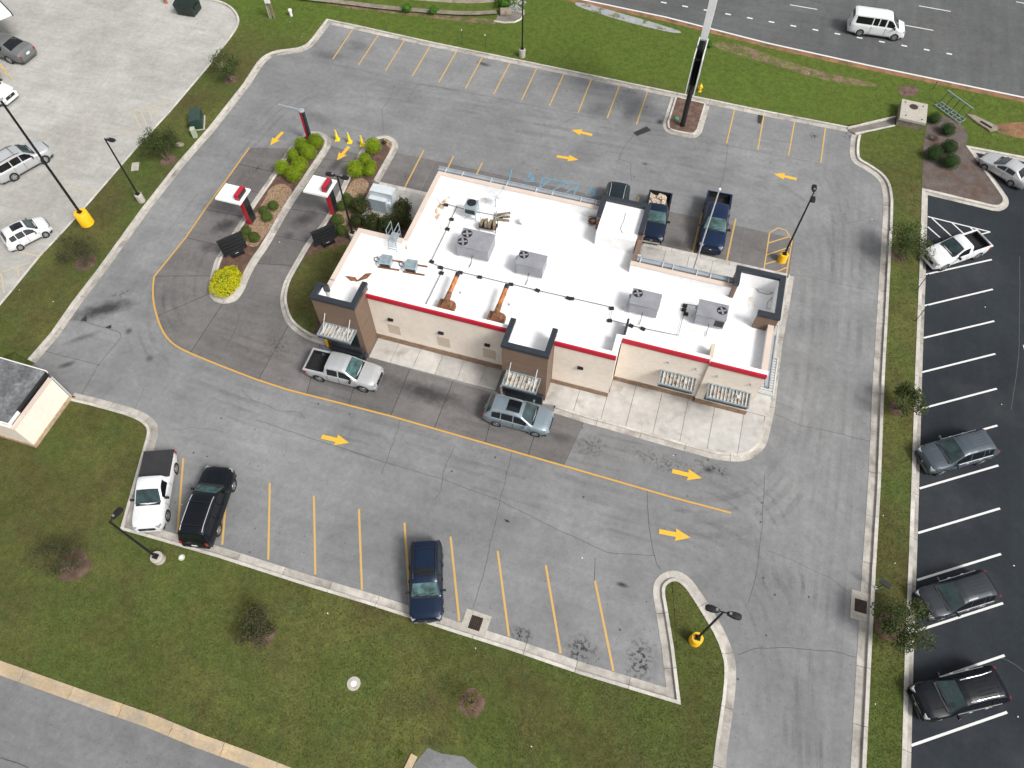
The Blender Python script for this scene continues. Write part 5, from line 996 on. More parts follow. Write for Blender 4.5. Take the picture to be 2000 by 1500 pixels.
# ------------------------------------------------------------------ vehicles
def interp(pts, x):
    if x <= pts[0][0]: return pts[0][1]
    for (a, b), (c, d) in zip(pts[:-1], pts[1:]):
        if x <= c: return b+(d-b)*(x-a)/((c-a) or 1e-9)
    return pts[-1][1]
STY = {  # length, width, top contour (metres behind the nose, height), belt, cowl, screen top, roof end, back glass foot, wheels, windows
 'suv':   dict(L=4.85, W=1.94, top=[(0, .62), (.05, .78), (.16, .92), (.45, 1.01), (1.15, 1.10), (1.25, 1.13), (2.02, 1.62), (2.35, 1.70), (2.9, 1.73), (3.9, 1.69), (4.25, 1.63), (4.62, 1.20), (4.76, 1.06), (4.83, .85), (4.85, .55)], belt=[(0, .80), (1.2, 1.02), (3.0, 1.06), (4.6, 1.13)], ws=(1.22, 2.05), roof=(2.05, 4.2), bg=(4.27, 4.62), wh=(.92, 3.80), wr=.36, tum=.26, win=[(1.62, 2.55), (2.63, 3.45), (3.53, 4.15)], sh=.12),
 'bigsuv': dict(L=5.15, W=2.02, top=[(0, .70), (.04, .92), (.12, 1.04), (.4, 1.10), (1.30, 1.17), (1.42, 1.2), (2.10, 1.74), (2.4, 1.83), (3.0, 1.86), (4.4, 1.84), (4.78, 1.78), (5.0, 1.25), (5.06, 1.1), (5.12, .9), (5.15, .6)], belt=[(0, .95), (1.4, 1.10), (5.0, 1.15)], ws=(1.40, 2.13), roof=(2.15, 4.75), bg=(4.80, 5.0), wh=(.95, 3.95), wr=.39, tum=.17, win=[(1.75, 2.6), (2.68, 3.5), (3.58, 4.65)], sh=.10),
 'sedan': dict(L=4.75, W=1.82, top=[(0, .48), (.06, .64), (.2, .73), (.5, .80), (1.35, .93), (1.45, .96), (2.22, 1.34), (2.5, 1.41), (2.9, 1.43), (3.3, 1.40), (3.5, 1.36), (4.1, 1.06), (4.25, 1.02), (4.62, .98), (4.70, .8), (4.75, .5)], belt=[(0, .68), (1.4, .90), (3.5, .95), (4.7, .95)], ws=(1.42, 2.25), roof=(2.25, 3.45), bg=(3.5, 4.12), wh=(.9, 3.65), wr=.33, tum=.25, win=[(1.75, 2.55), (2.63, 3.4)], sh=.14),
 'crew':  dict(L=5.15, W=1.86, top=[(0, .66), (.05, .86), (.15, .98), (.45, 1.06), (1.25, 1.12), (1.36, 1.15), (2.05, 1.66), (2.3, 1.73), (2.8, 1.75), (3.35, 1.72), (3.52, 1.66), (3.60, 1.14), (3.66, 1.10), (5.08, 1.10), (5.12, .9), (5.15, .55)], belt=[(0, .88), (1.3, 1.04), (5.1, 1.06)], ws=(1.34, 2.08), roof=(2.1, 3.5), bg=(3.525, 3.60), wh=(.92, 4.10), wr=.37, tum=.18, win=[(1.68, 2.52), (2.62, 3.36)], sh=.10, bed=(3.72, 5.06)),
 'reg':   dict(L=5.2, W=1.90, top=[(0, .62), (.05, .84), (.15, .95), (.45, 1.03), (1.40, 1.11), (1.5, 1.14), (2.25, 1.62), (2.5, 1.69), (2.8, 1.70), (3.0, 1.68), (3.12, 1.62), (3.20, 1.12), (3.26, 1.08), (5.12, 1.08), (5.17, .88), (5.2, .55)], belt=[(0, .85), (1.4, 1.02), (5.1, 1.04)], ws=(1.48, 2.28), roof=(2.28, 3.1), bg=(3.125, 3.2), wh=(.95, 4.15), wr=.37, tum=.18, win=[(1.85, 2.85)], sh=.10, bed=(3.32, 5.1)),
 'van':   dict(L=5.4, W=2.0, top=[(0, .72), (.05, .92), (.15, 1.02), (.75, 1.14), (.85, 1.18), (1.50, 1.86), (1.72, 1.98), (2.2, 2.05), (5.0, 2.05), (5.22, 1.98), (5.32, 1.4), (5.36, 1.1), (5.40, .6)], belt=[(0, .95), (.9, 1.15), (5.3, 1.2)], ws=(.84, 1.56), roof=(1.6, 5.1), bg=(5.225, 5.32), wh=(.85, 4.2), wr=.37, tum=.14, win=[(1.2, 1.95), (2.1, 2.7), (2.8, 3.3), (3.4, 4.95)], sh=.10),
}
def car_surf(st):
    L, W = st['L'], st['W']; zb = .28
    def half(x):
        h = W/2; f = max(0.0, 1-x/.75); r = max(0.0, 1-(L-x)/.55)
        return h*(1-st['sh']*1.9*f**2.1)*(1-.16*r**2.2)
    def ring(x):
        h = half(x); zt = interp(st['top'], x); bl = min(interp(st['belt'], x), zt-.012); g = max(0.0, zt-bl)
        wr_ = h*.93 - st['tum']*min(1.0, g/.6)*(.9 if g < .6 else 1.0)
        if g < .12: wr_ = h*.90
        cr_ = .035 if g > .2 else .05
        return [(h*.90, zb), (h*.985, zb+.13), (h, zb+.30), (h*.995, bl-.16), (h*.975, bl-.04), (h*.945, bl), (wr_+.012, zt-min(.055, g*.35)), (wr_-.07, zt-.003), (wr_*.5, zt+cr_*.7), (0.0, zt+cr_)]
    return half, ring
def lerp2(a, b, t): return (a[0]+(b[0]-a[0])*t, a[1]+(b[1]-a[1])*t)
def car(name, style, px_front, px_rear, mat, label, cat='car', zref=.65, glass='car_glass', rails=None, sunroof=False, tonneau=None, cargo=None, grille='plastic_black', trim=None, ribs=False, rim='alloy', group=None, scale=None, chrome_nose=False, side_trim=None, rail_mat='black_metal', wet=False, liner='bed_liner'):
    st = STY[style]; L, W = st['L'], st['W']
    pf = w(*px_front, zref); pr = w(*px_rear, zref); d = pf-pr; Lw = d.length; ang = atan2(d.y, d.x); mid = (pf+pr)/2
    k = (Lw/L) if scale is None else scale
    o = empty(name, (mid.x, mid.y, 0), ang, label=label, cat=cat, group=group or 'parked and passing vehicles'); o.scale = (k, (1+k)/2, (1+k)/2)
    half, ring = car_surf(st); X = lambda x: L/2-x
    xs = sorted(set([p[0] for p in st['top']] + [i*.16 for i in range(1, int(L/.16))] + list(st.get('bed', ())))); xs = [x for i, x in enumerate(xs) if i == 0 or x-xs[i-1] > .012]
    bed = st.get('bed'); m = MB(); N = 10; P = []; F = []
    for x in xs:
        r = ring(x); P += [(X(x), y, z) for y, z in r] + [(X(x), -y, z) for y, z in r[-2::-1]]
    n = 2*N-1
    for i in range(len(xs)-1):
        inb = bed and xs[i] >= bed[0]-.001 and xs[i+1] <= bed[1]+.001
        for j in range(n-1):
            if inb and 5 <= j <= n-7: continue
            F.append((i*n+j, (i+1)*n+j, (i+1)*n+j+1, i*n+j+1))
    F.append(tuple(range(n))); F.append(tuple((len(xs)-1)*n+j for j in range(n-1, -1, -1)))
    m.add(P, F); body = m.build('body', mat, o, smooth=32)
    m = MB(); m.b2(-L/2+.15, L/2-.15, -W/2+.12, W/2-.12, .2, .42); m.build('underbody', 'plastic_black', o)
    # glass
    def strip_top(nm, x0, x1, inset, gm, lift=.012, par=o, yf=1.0):
        q = MB(); NX, NY = 5, 6; V = []
        for i in range(NX+1):
            x = x0+(x1-x0)*i/NX; r = ring(x); ym = (r[7][0]+.03)*yf-inset
            for jj in range(NY+1):
                u = -1+2*jj/NY; y = u*ym; a = abs(y)
                z = r[9][1]+(r[8][1]-r[9][1])*min(1, a/max(.01, r[8][0])) if a < r[8][0] else r[8][1]+(r[7][1]-r[8][1])*(a-r[8][0])/max(.01, r[7][0]-r[8][0])
                V.append((X(x)+(lift if x1 < L/2 else -lift)*.6, y, z+lift))
        q.add(V, [(i*(NY+1)+jj, (i+1)*(NY+1)+jj, (i+1)*(NY+1)+jj+1, i*(NY+1)+jj+1) for i in range(NX) for jj in range(NY)]); return q.build(nm, gm, par, smooth=60)
    strip_top('windscreen', st['ws'][0]+.04, st['ws'][1]-.03, .03, glass); strip_top('rear_window', st['bg'][0]+.01, st['bg'][1]-.02, .08, 'car_glass_side')
    m = MB(); xx = st['ws'][0]; hh = ring(xx)[7][0]; m.box((X(xx-.02), 0, interp(st['top'], xx)+.022), (.16, hh*1.86, .03)); m.build('cowl', 'plastic_black', o)
    m = MB(); zc = interp(st['top'], xx+.12)+.05; m.cyl((X(xx+.02), -hh*.75, zc-.03), (X(xx+.14), hh*.05, zc+.03), .014, n=4); m.cyl((X(xx+.02), -.02, zc-.03), (X(xx+.14), hh*.72, zc+.03), .014, n=4); m.build('wiper', 'plastic_black', o)
    for s in (1, -1):
        for x0, x1 in st['win']:
            q = MB(); NX = 5; V = []
            for i in range(NX+1):
                x = x0+(x1-x0)*i/NX; r = ring(x); a, b = r[5], r[6]
                for t in (.10, .88): y, z = lerp2(a, b, t); V.append((X(x), s*(y+.010), z+.004))
            fs = [(2*i, 2*i+1, 2*i+3, 2*i+2) for i in range(NX)]; q.add(V, fs if s < 0 else [f[::-1] for f in fs]); q.build('side_window', 'car_glass_side', o)
        # doors
        doors = st['win'][:2] if style != 'van' else [st['win'][0], (2.05, 3.35)]
        for kd, (x0, x1) in enumerate(doors):
            x0 = x0-.28 if kd == 0 else x0-.04; q = MB(); NX = 4; V = []
            for i in range(NX+1):
                x = x0+(x1+.03-x0)*i/NX; r = ring(x)
                for y, z in (lerp2(r[1], r[2], .2), r[2], r[3], lerp2(r[3], r[4], .95)): V.append((X(x), s*(y+.007), z))
            fs = [(4*i+j, 4*i+j+1, 4*i+j+5, 4*i+j+4) for i in range(NX) for j in range(3)]; q.add(V, fs if s < 0 else [f[::-1] for f in fs]); dr = q.build('door', mat, o, smooth=40)
            for xe in (x0-.012, x1+.035):
                q = MB(); r = ring(xe); V = []
                for y, z in (r[1], r[2], r[3], r[4]): V += [(X(xe)-.012, s*(y+.009), z), (X(xe)+.012, s*(y+.009), z)]
                q.add(V, [(2*j, 2*j+1, 2*j+3, 2*j+2) for j in range(3)]); q.build('door_seam', 'plastic_black', dr)
            q = MB(); r = ring(x1-.12); q.box((X(x1-.14), s*(r[3][0]+.02), r[3][1]+.06), (.2, .035, .035)); q.build('handle', side_trim or mat, dr)
        if side_trim: q = MB(); x0, x1 = st['win'][0][0]-.1, st['win'][-1][1]; q.tube([(X(x0+(x1-x0)*i/8), s*(ring(x0+(x1-x0)*i/8)[5][0]+.012), ring(x0+(x1-x0)*i/8)[5][1]+.008) for i in range(9)], .022, 5); q.build('window_trim', side_trim, o)
        q = MB(); xm = st['win'][0][0]-.02; r = ring(xm+.1); q.box((X(xm), s*(r[5][0]+.15), r[5][1]+.10), (.13, .24, .15), top=.8); q.box((X(xm-.01), s*(r[5][0]+.02), r[5][1]+.05), (.06, .14, .05)); q.build('mirror', mat if style in ('suv', 'sedan') and mat != 'car_white' else 'plastic_black', o)
        # wheels
        for xw in st['wh']:
            R_ = st['wr']; yw = half(xw); wh = empty('wheel', (X(xw), s*(yw-.115), R_)); COL.objects.unlink(wh); link(wh, o)
            q = MB(); q.cyl((0, -.125, 0), (0, .125, 0), R_, n=22); q.build('tyre', 'tyre', wh, smooth=40)
            q = MB(); q.cyl((0, s*.10, 0), (0, s*.132, 0), R_*.66, R_*.62, 18)
            q.build('rim', rim, wh); q = MB()
            for a_ in range(5): t = 2*pi*a_/5+.6; q.box((cos(t)*R_*.42, s*.134, sin(t)*R_*.42), (R_*.17, .012, R_*.26), M=Matrix.Rotation(-t, 3, 'Y'))
            q.build('rim_opening', 'plastic_black', wh)
            q = MB(); A = []; 
            for kk in range(13):
                t = pi*kk/12*1.12-.19; A.append((cos(t), sin(t)))
            V = []
            for c_, s_ in A:
                for rr in (R_+.03, R_+.085): V.append((X(xw)+c_*rr, s*(half(xw-c_*rr)+.012), R_+s_*rr))
            fs = [(2*i, 2*i+1, 2*i+3, 2*i+2) for i in range(12)]; q.add(V, fs if s > 0 else [f[::-1] for f in fs]); q.build('arch_trim', 'plastic_black' if (trim or mat in ('car_black', 'car_charcoal', 'car_slate')) else mat, o)
            q = MB(); V = [(X(xw)+cos(2*pi*i/20)*(R_+.04), s*(yw+.006), R_+sin(2*pi*i/20)*(R_+.04)) for i in range(20)]; q.add(V, [tuple(range(20)) if s < 0 else tuple(range(19, -1, -1))]); q.build('wheel_well', 'hole_black', o)
        # lamps
        q = MB(); hf = half(.18); zt = interp(st['top'], .16); q.box((X(.17), s*(hf-.17), zt-.095), (.28, .30, .13), rz=-s*.38, top=.85); q.build('headlight', 'lamp_clear', o)
        q = MB(); hr = half(L-.08) if not bed else half(L-.35)-.01; zt = interp(st['belt'], L-.1); q.box((X(L-.07), s*(hr-(.045 if bed else .10)), zt-.24), (.12, .10 if bed else .16, .30 if style != 'sedan' else .16), top=.8); q.build('tail_light', 'lamp_red', o)
    # front and rear faces
    zt = interp(st['top'], .06); q = MB(); q.box((X(-.012), 0, zt-.17), (.06, half(0)*1.25, .22)); q.build('grille', grille, o)
    q = MB(); q.ball((X(-.045), 0, zt-.14), (.015, .085, .05), 10, 6); q.build('badge', 'chrome', o)
    q = MB(); q.box((X(.02), 0, .46), (.14, half(0)*1.9, .17), top=.97); q.build('front_bumper', 'chrome' if trim == 'chrome' else ('plastic_black' if trim == 'black' else mat), o)
    q = MB(); q.box((X(L-.02), 0, .50), (.14, half(L)*1.92, .16), top=.97); q.build('rear_bumper', 'chrome' if trim == 'chrome' else ('plastic_black' if trim == 'black' else mat), o)
    q = MB(); q.box((X(L+.03), 0, .72), (.02, .32, .16)); q.build('number_plate', 'trim_white', o)
    if chrome_nose: q = MB(); q.tube([(X(.06+.11*abs(u)**2*2), u*half(.25)*.98, interp(st['top'], .07)-.02) for u in [i/5 for i in range(-5, 6)]], .028, 5); q.build('nose_trim', 'chrome', o)
    # hood creases
    q = MB(); xh0, xh1 = .5, st['ws'][0]-.12
    for s in (1, -1): q.tube([(X(x), s*ring(x)[8][0]*1.05, ring(x)[8][1]-.004) for x in (xh0, (xh0+xh1)/2, xh1)], .018, 5)
    q.build('bonnet_crease', mat, o)
    if rails:
        a0, a1 = st['roof'][0]+.2, st['roof'][1]-.1
        for s in (1, -1):
            q = MB(); pts = [(X(a0+(a1-a0)*i/6), s*(ring(a0+(a1-a0)*i/6)[7][0]-.02), ring(a0+(a1-a0)*i/6)[7][1]+(.055 if 0 < i < 6 else .0)) for i in range(7)]; q.tube(pts, .028, 6); q.build('roof_rail', rails, o)
        if style == 'bigsuv':
            for xx in (a0+.45, a1-.35): q = MB(); q.tube([(X(xx), y, ring(xx)[9][1]+.06) for y in (-ring(xx)[7][0]+.02, 0, ring(xx)[7][0]-.02)], .022, 5); q.build('cross_bar', rail_mat, o)
    if ribs:
        for u in (-.66, -.33, 0, .33, .66):
            q = MB(); a0, a1 = st['roof'][0]+.75, st['roof'][1]-.12; q.tube([(X(x), u*ring(x)[7][0], interp([(0, ring(x)[9][1]), (ring(x)[8][0], ring(x)[8][1]), (ring(x)[7][0], ring(x)[7][1])], abs(u)*ring(x)[7][0])-.004) for x in (a0, (a0*2+a1)/3, (a0+2*a1)/3, a1)], .022, 5); q.build('roof_rib', mat, o)
    if sunroof: a0, a1 = sunroof; strip_top('sunroof', a0, a1, .16, 'car_glass_side', .014)
    if bed:
        b0, b1 = bed; hb = half(3.9)-.12; q = MB(); zf, zr = .62, 1.085 if style == 'crew' else 1.065
        x0, x1 = X(b0), X(b1); c = [(x0, hb), (x1, hb), (x1, -hb), (x0, -hb)]; V = [(x, y, zf) for x, y in c]+[(x, y, zr) for x, y in c]; q.add(V, [(0, 3, 2, 1)[::-1], (0, 1, 5, 4), (1, 2, 6, 5), (2, 3, 7, 6), (3, 0, 4, 7)])
        q.build('bed_liner', liner, o)
        for s in (1, -1): q = MB(); q.box((0.5*(x0+x1), s*(hb+.045), zr+.012), (abs(x1-x0)+.06, .14, .05)); q.build('bed_rail', mat if not tonneau else 'tonneau', o)
        q = MB(); q.box((X(b1+.03), 0, zr-.02), (.09, 2*hb+.2, .09)); q.build('tailgate_top', mat if not tonneau else 'tonneau', o)
        if tonneau: q = MB(); q.box(((x0+x1)/2, 0, zr+.06), (abs(x1-x0)+.10, 2*hb+.24, .05), top=.985); q.build('tonneau_cover', tonneau, o)
    if wet:
        pass
    return o
car('pickup_truck', 'crew', (742, 741), (604, 708), 'car_silver', 'silver crew-cab pickup at the first drive-through window', 'pickup', trim='chrome', side_trim=None, zref=.6, glass='car_glass_teal')
car('crossover_car', 'suv', (1077, 826), (949, 793), 'car_silver_blue', 'silver-blue crossover with sunroof at the second drive-through window', 'car', sunroof=(2.25, 3.2), rails='chrome', side_trim='chrome', zref=.7)
car('passenger_van', 'van', (1766, 58), (1658, 43), 'car_white', 'white passenger van driving on the highway', 'van', zref=.7)
car('saloon_car', 'sedan', (1921, 303), (2010, 357), 'car_silver', 'silver saloon parked by the mulch triangle', 'car', zref=.6)
car('pickup_truck', 'reg', (1814, 507), (1919, 471), 'car_white', 'white single-cab pickup under the tree beside the hatched bay', 'pickup', zref=.65)
car('sport_utility', 'suv', (1804, 899), (1935, 864), 'car_charcoal', 'charcoal SUV with ribbed roof, parked alone between empty bays', 'car', ribs=True, chrome_nose=True, side_trim='chrome', zref=.75)
car('sport_utility', 'suv', (1801, 1182), (1936, 1141), 'car_slate', 'dark SUV with ribbed roof beside the leafy tree and drain', 'car', ribs=True, chrome_nose=True, side_trim='chrome', zref=.75)
car('sport_utility', 'suv', (1791, 1374), (1954, 1334), 'car_black', 'black SUV with bright chrome roof rails', 'car', rails='chrome', ribs=True, chrome_nose=True, side_trim='chrome', zref=.75)
car('pickup_truck', 'reg', (287, 1034), (316, 884), 'car_white', 'white pickup with black bed cover at the lawn corner', 'pickup', tonneau='tonneau', zref=.7)
car('sport_utility', 'bigsuv', (431, 914), (379, 1064), 'car_black', 'long black SUV with chrome roof rails backed to the lawn kerb', 'car', rails='chrome', zref=.8, glass='car_glass_teal', trim='black')
car('sport_utility', 'bigsuv', (832, 1212), (832, 1057), 'car_navy', 'dark blue SUV with sunroof nosed over the lawn kerb', 'car', rails='black_metal', sunroof=(2.5, 3.0), trim='chrome', zref=.8, glass='car_glass_teal')
car('pickup_truck', 'reg', (1272, 468), (1290, 380), 'car_navy', 'dark old pickup with tan load in its bed, beside the north tower', 'pickup', zref=.7, trim='chrome', glass='car_glass_teal')
car('pickup_truck', 'crew', (1387, 488), (1404, 384), 'car_blue', 'blue crew-cab pickup parked behind the flagpole', 'pickup', zref=.7, glass='car_glass_teal')
car('sport_utility', 'suv', (1191, 446), (1209, 363), 'car_teal', 'dark teal SUV half hidden behind the north tower', 'car', rails='grey_metal', zref=.75)
car('sport_utility', 'suv', (91, 432), (7, 474), 'car_white', 'white crossover with dark sunroof on the concrete forecourt', 'car', sunroof=(2.2, 3.4), zref=.7)
car('sport_utility', 'bigsuv', (90, 284), (-14, 342), 'car_silver', 'silver SUV with black roof rails on the concrete forecourt', 'car', rails='black_metal', ribs=True, zref=.75)
car('saloon_car', 'sedan', (-52, 76), (57, 108), 'car_grey', 'grey saloon with red tail lights at the forecourt edge', 'car', zref=.6)
car('pickup_truck', 'crew', (20, 188), (-70, 158), 'car_white', 'white truck with black grille poking into the forecourt', 'pickup', zref=.7)
# loads
q = w(1283, 395, .7); m = MB(); r3 = random.Random(3)
for k in range(9): m.box((r3.uniform(-.55, .55), r3.uniform(-.5, .5), .06+.05*k*.5), (r3.uniform(.3, .9), r3.uniform(.2, .6), .07), r3.uniform(0, 3))
m.b2(-.62, .62, -.62, .62, 0, .1); o = m.build('cargo_pile', 'cargo_tan'); o.location = (q.x, q.y+.1, .64); o.rotation_euler = (0, 0, radians(3)); tag(o, 'pile of tan boards and scrap in the dark old pickup bed', 'cargo')
q = w(637, 690, .7); m = MB(); m.box((0, 0, .14), (.55, .3, .28), .3, top=.8); m.box((-.35, .25, .05), (.7, .06, .06), -.5); m.box((.05, .12, .3), (.3, .2, .08), .8); o = m.build('tool_bundle', 'cloth_blue'); o.location = (q.x, q.y, .64); tag(o, 'blue bundle and tools in the silver pickup bed', 'cargo')
# ------------------------------------------------------------------ lamp posts
def lamp_post(x, y, h, heads, label, base='concrete', bh=.75, br=.3, pr=.065, z0=.12, hs=1.0):
    o = empty('lamp_post', (x, y, z0), label=label, cat='lamp post', group='lamp posts round the lots')
    m = MB(); m.lathe([(br, -.15), (br, bh-.04), (br-.04, bh)] if base == 'concrete' else [(br*1.04, -.15), (br*.98, bh-.05), (br*.9, bh), (br*.55, bh+.01)], n=22); m.build('base', 'concrete_base' if base == 'concrete' else 'bollard_yellow', o, smooth=40)
    m = MB(); m.box((0, 0, bh+.04), (.3, .3, .1)); m.build('foot_plate', 'lamp_bronze', o)
    m = MB(); m.cyl((0, 0, bh), (0, 0, h), pr*1.15, pr*.85, 10); m.build('pole', 'lamp_bronze', o, smooth=40)
    for a in heads:
        a = radians(a); c, s = cos(a), sin(a); m = MB(); m.tube([(0, 0, h-.05), (c*.2*hs, s*.2*hs, h+.0)], .04, 6); arm = m.build('arm', 'lamp_bronze', o)
        m = MB(); P = []
        for t, ww, zt in ((.18, .09, .05), (.30, .14, .09), (.55, .19, .11), (.80, .17, .08), (.88, .09, .04)):
            for yy, zz in ((-ww, -.03), (-ww*.8, zt*.8), (0, zt), (ww*.8, zt*.8), (ww, -.03)): P.append((c*t*hs-s*yy, s*t*hs+c*yy, h+zz))
        m.add(P, [(i*5+j, i*5+(j+1) % 5, (i+1)*5+(j+1) % 5, (i+1)*5+j) for i in range(4) for j in range(5)] + [(4, 3, 2, 1, 0), (20, 21, 22, 23, 24)]); hd = m.build('lamp_head', 'lamp_bronze', o, smooth=35)
        m = MB(); m.box((c*.33*hs, s*.33*hs, h+.115), (.12, .12, .05), a); m.build('photocell', 'lamp_lens', hd)
    return o
lamp_post(-40.96, 32.2, 6.2, (0,), 'lamp post with concrete base and one head on the west strip')
lamp_post(-43.75, 28.85, 11.2, (180,), 'very tall lamp post rising from a huge yellow base', 'y', 1.15, .52, .09)
lamp_post(-22.98, 33.4, 6.4, (0, 180), 'twin-head lamp post on the island behind the restaurant')
lamp_post(8.9, 41.0, 6.85, (90, -90), 'twin-head lamp post with yellow base in the hatched bay', 'y', .75, .33, z0=0.0)
lamp_post(7.2, 11.35, 6.4, (0, 180), 'twin-head lamp post with yellow base on the pointed grass island', 'y', .75, .34)
lamp_post(-23.85, 6.7, 6.25, (78,), 'single-head lamp post with concrete base beside the parked white pickup', bh=.55, br=.36)
lamp_post(-17.1, 59.2, 7.5, (90,), 'lamp post with concrete base on the verge by the north bays')
# ------------------------------------------------------------------ drive-through furniture
def canopy(sx0, sx1, sy0, sy1, px0, px1, py0, py1, label, grp='order canopies on the two islands'):
    o = empty('order_canopy', ((px0+px1)/2, (py0+py1)/2, .12), label=label, cat='order canopy', group=grp); X, Y = o.location.x, o.location.y
    m = MB(); m.b2(px0-X+.12, px1-X, py0-Y, py1-Y, 0, 2.72); m.build('post', 'menu_dark', o); m = MB(); m.b2(px0-X-.02, px0-X+.118, py0-Y-.05, py1-Y+.01, 0, 2.71); m.b2(px0-X+.118, px1-X+.02, py0-Y-.06, py0-Y-.003, 0, 2.71); m.build('red_edge', 'menu_red', o)
    m = MB(); m.box(((sx0+sx1)/2-X, (sy0+sy1)/2-Y, 2.78), (sx1-sx0, sy1-sy0, .14), top=.985); m.build('canopy', 'canopy_white', o)
    bx, by = sx1-.36-X, (sy0+sy1)/2-Y; m = MB(); m.box((bx, by, 3.08), (.36, 1.15, .46), top=.94); m.build('speaker_box', 'menu_red', o); m = MB(); m.box((bx+.185, by, 3.06), (.02, 1.0, .36)); m.build('screen', 'menu_dark', o)
    m = MB(); m.b2(px0-X+.2, px1-X+.03, py0-Y+.1, py1-Y-.1, .9, 1.6); m.build('speaker_panel', 'black_metal', o)
    return o
canopy(-33.1, -31.0, 31.85, 33.55, -31.62, -31.28, 32.5, 33.2, 'white order canopy with red post over the outer lane'); canopy(-27.1, -25.12, 34.48, 36.32, -25.8, -25.46, 35.3, 36.0, 'white order canopy with red post over the inner lane')
def menu(px0, px1, z, h, label):
    a, b = w(*px0, z), w(*px1, z); mid = (a+b)/2; ang = atan2(b.y-a.y, b.x-a.x); L = (b-a).length
    o = empty('menu_board', (mid.x, mid.y, .12), ang, label=label, cat='menu board', group='black menu boards')
    m = MB(); m.b2(-L/2, L/2, -.09, .09, .25, .25+h); m.b2(-L/2-.03, L/2+.03, -.12, .12, .25+h, .31+h); m.build('cabinet', 'black_metal', o)
    for k in range(5): m = MB(); zz = .35+(h-.2)*k/4; m.b2(-L/2+.05, L/2-.05, -.115, -.092, zz, zz+.05); m.build('rib', 'dark_metal', o)
    m = MB(); m.b2(-L*.22, L*.3, -.35, .2, 0, .32); m.build('plinth', 'black_metal', o); m = MB(); m.b2(-L/2+.08, L/2-.08, .092, .10, .35, .15+h); m.build('screen', 'glass_dark', o)
    for k in (-.05, .1): m = MB(); m.box((k, -.3, .34), (.06, .05, .04)); m.build('bolt', 'sign_white', o)
menu((438, 502), (483, 482), .3, 1.5, 'black menu board backing onto the yellow-leaved shrub'); menu((616, 481), (659, 462), .3, 1.3, 'black menu board at the lawn end of the inner island')
o = empty('height_bar', (-31.15, 42.75, .12), label='red and black height bar post with grey swing arm', cat='height bar')
m = MB(); m.b2(-.17, .03, -.15, .15, 0, 2.95); m.build('red_face', 'menu_red', o); m = MB(); m.b2(.032, .18, -.14, .16, 0, 2.95); m.build('post', 'menu_dark', o)
for k in range(12): m = MB(); m.b2(.182, .196, -.1, .1, .3+.21*k, .42+.21*k); m.build('rung_plate', 'dark_metal', o)
m = MB(); m.lathe([(.27, 2.95), (.27, 3.05), (.2, 3.09)], (0, 0, 0), 8); m.build('cap', 'grey_metal', o); m = MB(); m.cyl((-.15, .02, 3.0), (-2.15, .12, 3.02), .085, n=8); m.build('swing_arm', 'grey_metal', o)
for (x, y), lb in zip(((-29.0, 43.6), (-27.87, 43.62), (-26.68, 43.6)), ('tall yellow cone beside the height bar island tip', 'tall yellow cone in the middle of the closed inner lane', 'tall yellow cone beside the second island shrubs')):
    o = empty('traffic_cone', (x, y, 0), .3, label=lb, cat='cone', group='yellow cones closing the inner lane')
    m = MB(); m.box((0, 0, .04), (.42, .42, .07), top=.92); m.build('base', 'cone_yellow', o); m = MB(); m.cyl((0, 0, .07), (0, 0, .92), .17, .055, 14); m.build('cone', 'cone_yellow', o, smooth=40); m = MB(); m.cyl((0, 0, .92), (0, 0, 1.0), .055, .06, 10); m.build('tip', 'cone_yellow', o, smooth=40)
def bollard(x, y, h, r, mat, label, z=0.06, cap=None):
    o = empty('bollard', (x, y, z), label=label, cat='bollard', group='bollards beside the drive-through windows'); MB().lathe([(r, 0), (r, h-.06), (r*.7, h-.01)], n=14).build('pipe', mat, o, smooth=40); MB().lathe([(r*.72, h-.012), (r*.3, h+.02)], n=14).build('cap', cap or mat, o, smooth=40)
q = w(641, 676, .1); bollard(q.x, q.y, 1.05, .10, 'bollard_yellow', 'yellow bollard beside the first drive-through window'); q = w(979, 769, .1); bollard(q.x, q.y, 1.1, .09, 'cloth_pink', 'faded pinkish bollard beside the second drive-through window', cap='trim_white')
# utility cabinet
o = empty('utility_cabinet', (-21.95, 36.95, .12), label='pale blue-white utility cabinet on a concrete pad', cat='cabinet')
MB().b2(-1.2, 1.05, -.9, .8, -.05, .06).build('pad', 'concrete_base', o); m = MB(); m.b2(-.86, .92, -.02, .72, .06, 1.85); m.b2(-.9, .96, -.06, .76, 1.85, 1.92); m.build('tall_box', 'cabinet_white', o)
m = MB(); m.b2(-.9, .5, -.38, -.03, .06, 1.35); m.b2(-.94, .54, -.42, -.03, 1.35, 1.41); m.build('front_box', 'cabinet_white', o)
for k in range(7): MB().b2(-.86+.19*k, -.70+.19*k, -.40, -.381, .14, 1.3).build('louvre', 'cabinet_blue', o)
MB().b2(.52, .8, -.3, -.03, .8, 1.15).build('side_box', 'cabinet_white', o)
o = empty('transformer', (-41.4, 41.85, .125), radians(-62), label='dark green pad transformer on the grass strip', cat='transformer')
MB().b2(-.95, .95, -.62, .62, -.05, .05).build('pad', 'concrete_base', o); m = MB(); m.add([(-.85, -.5, .05), (.85, -.5, .05), (.85, .5, .05), (-.85, .5, .05), (-.85, -.5, .85), (.85, -.5, .85), (.85, .3, 1.05), (-.85, .3, 1.05), (-.85, .5, .95), (.85, .5, .95)], [(0, 1, 5, 4), (1, 2, 9, 6, 5), (2, 3, 8, 9), (3, 0, 4, 7, 8), (4, 5, 6, 7), (7, 6, 9, 8)]); m.build('housing', 'transformer_green', o); MB().b2(-.01, .01, -.515, -.501, .1, .82).build('door_seam', 'black_metal', o)
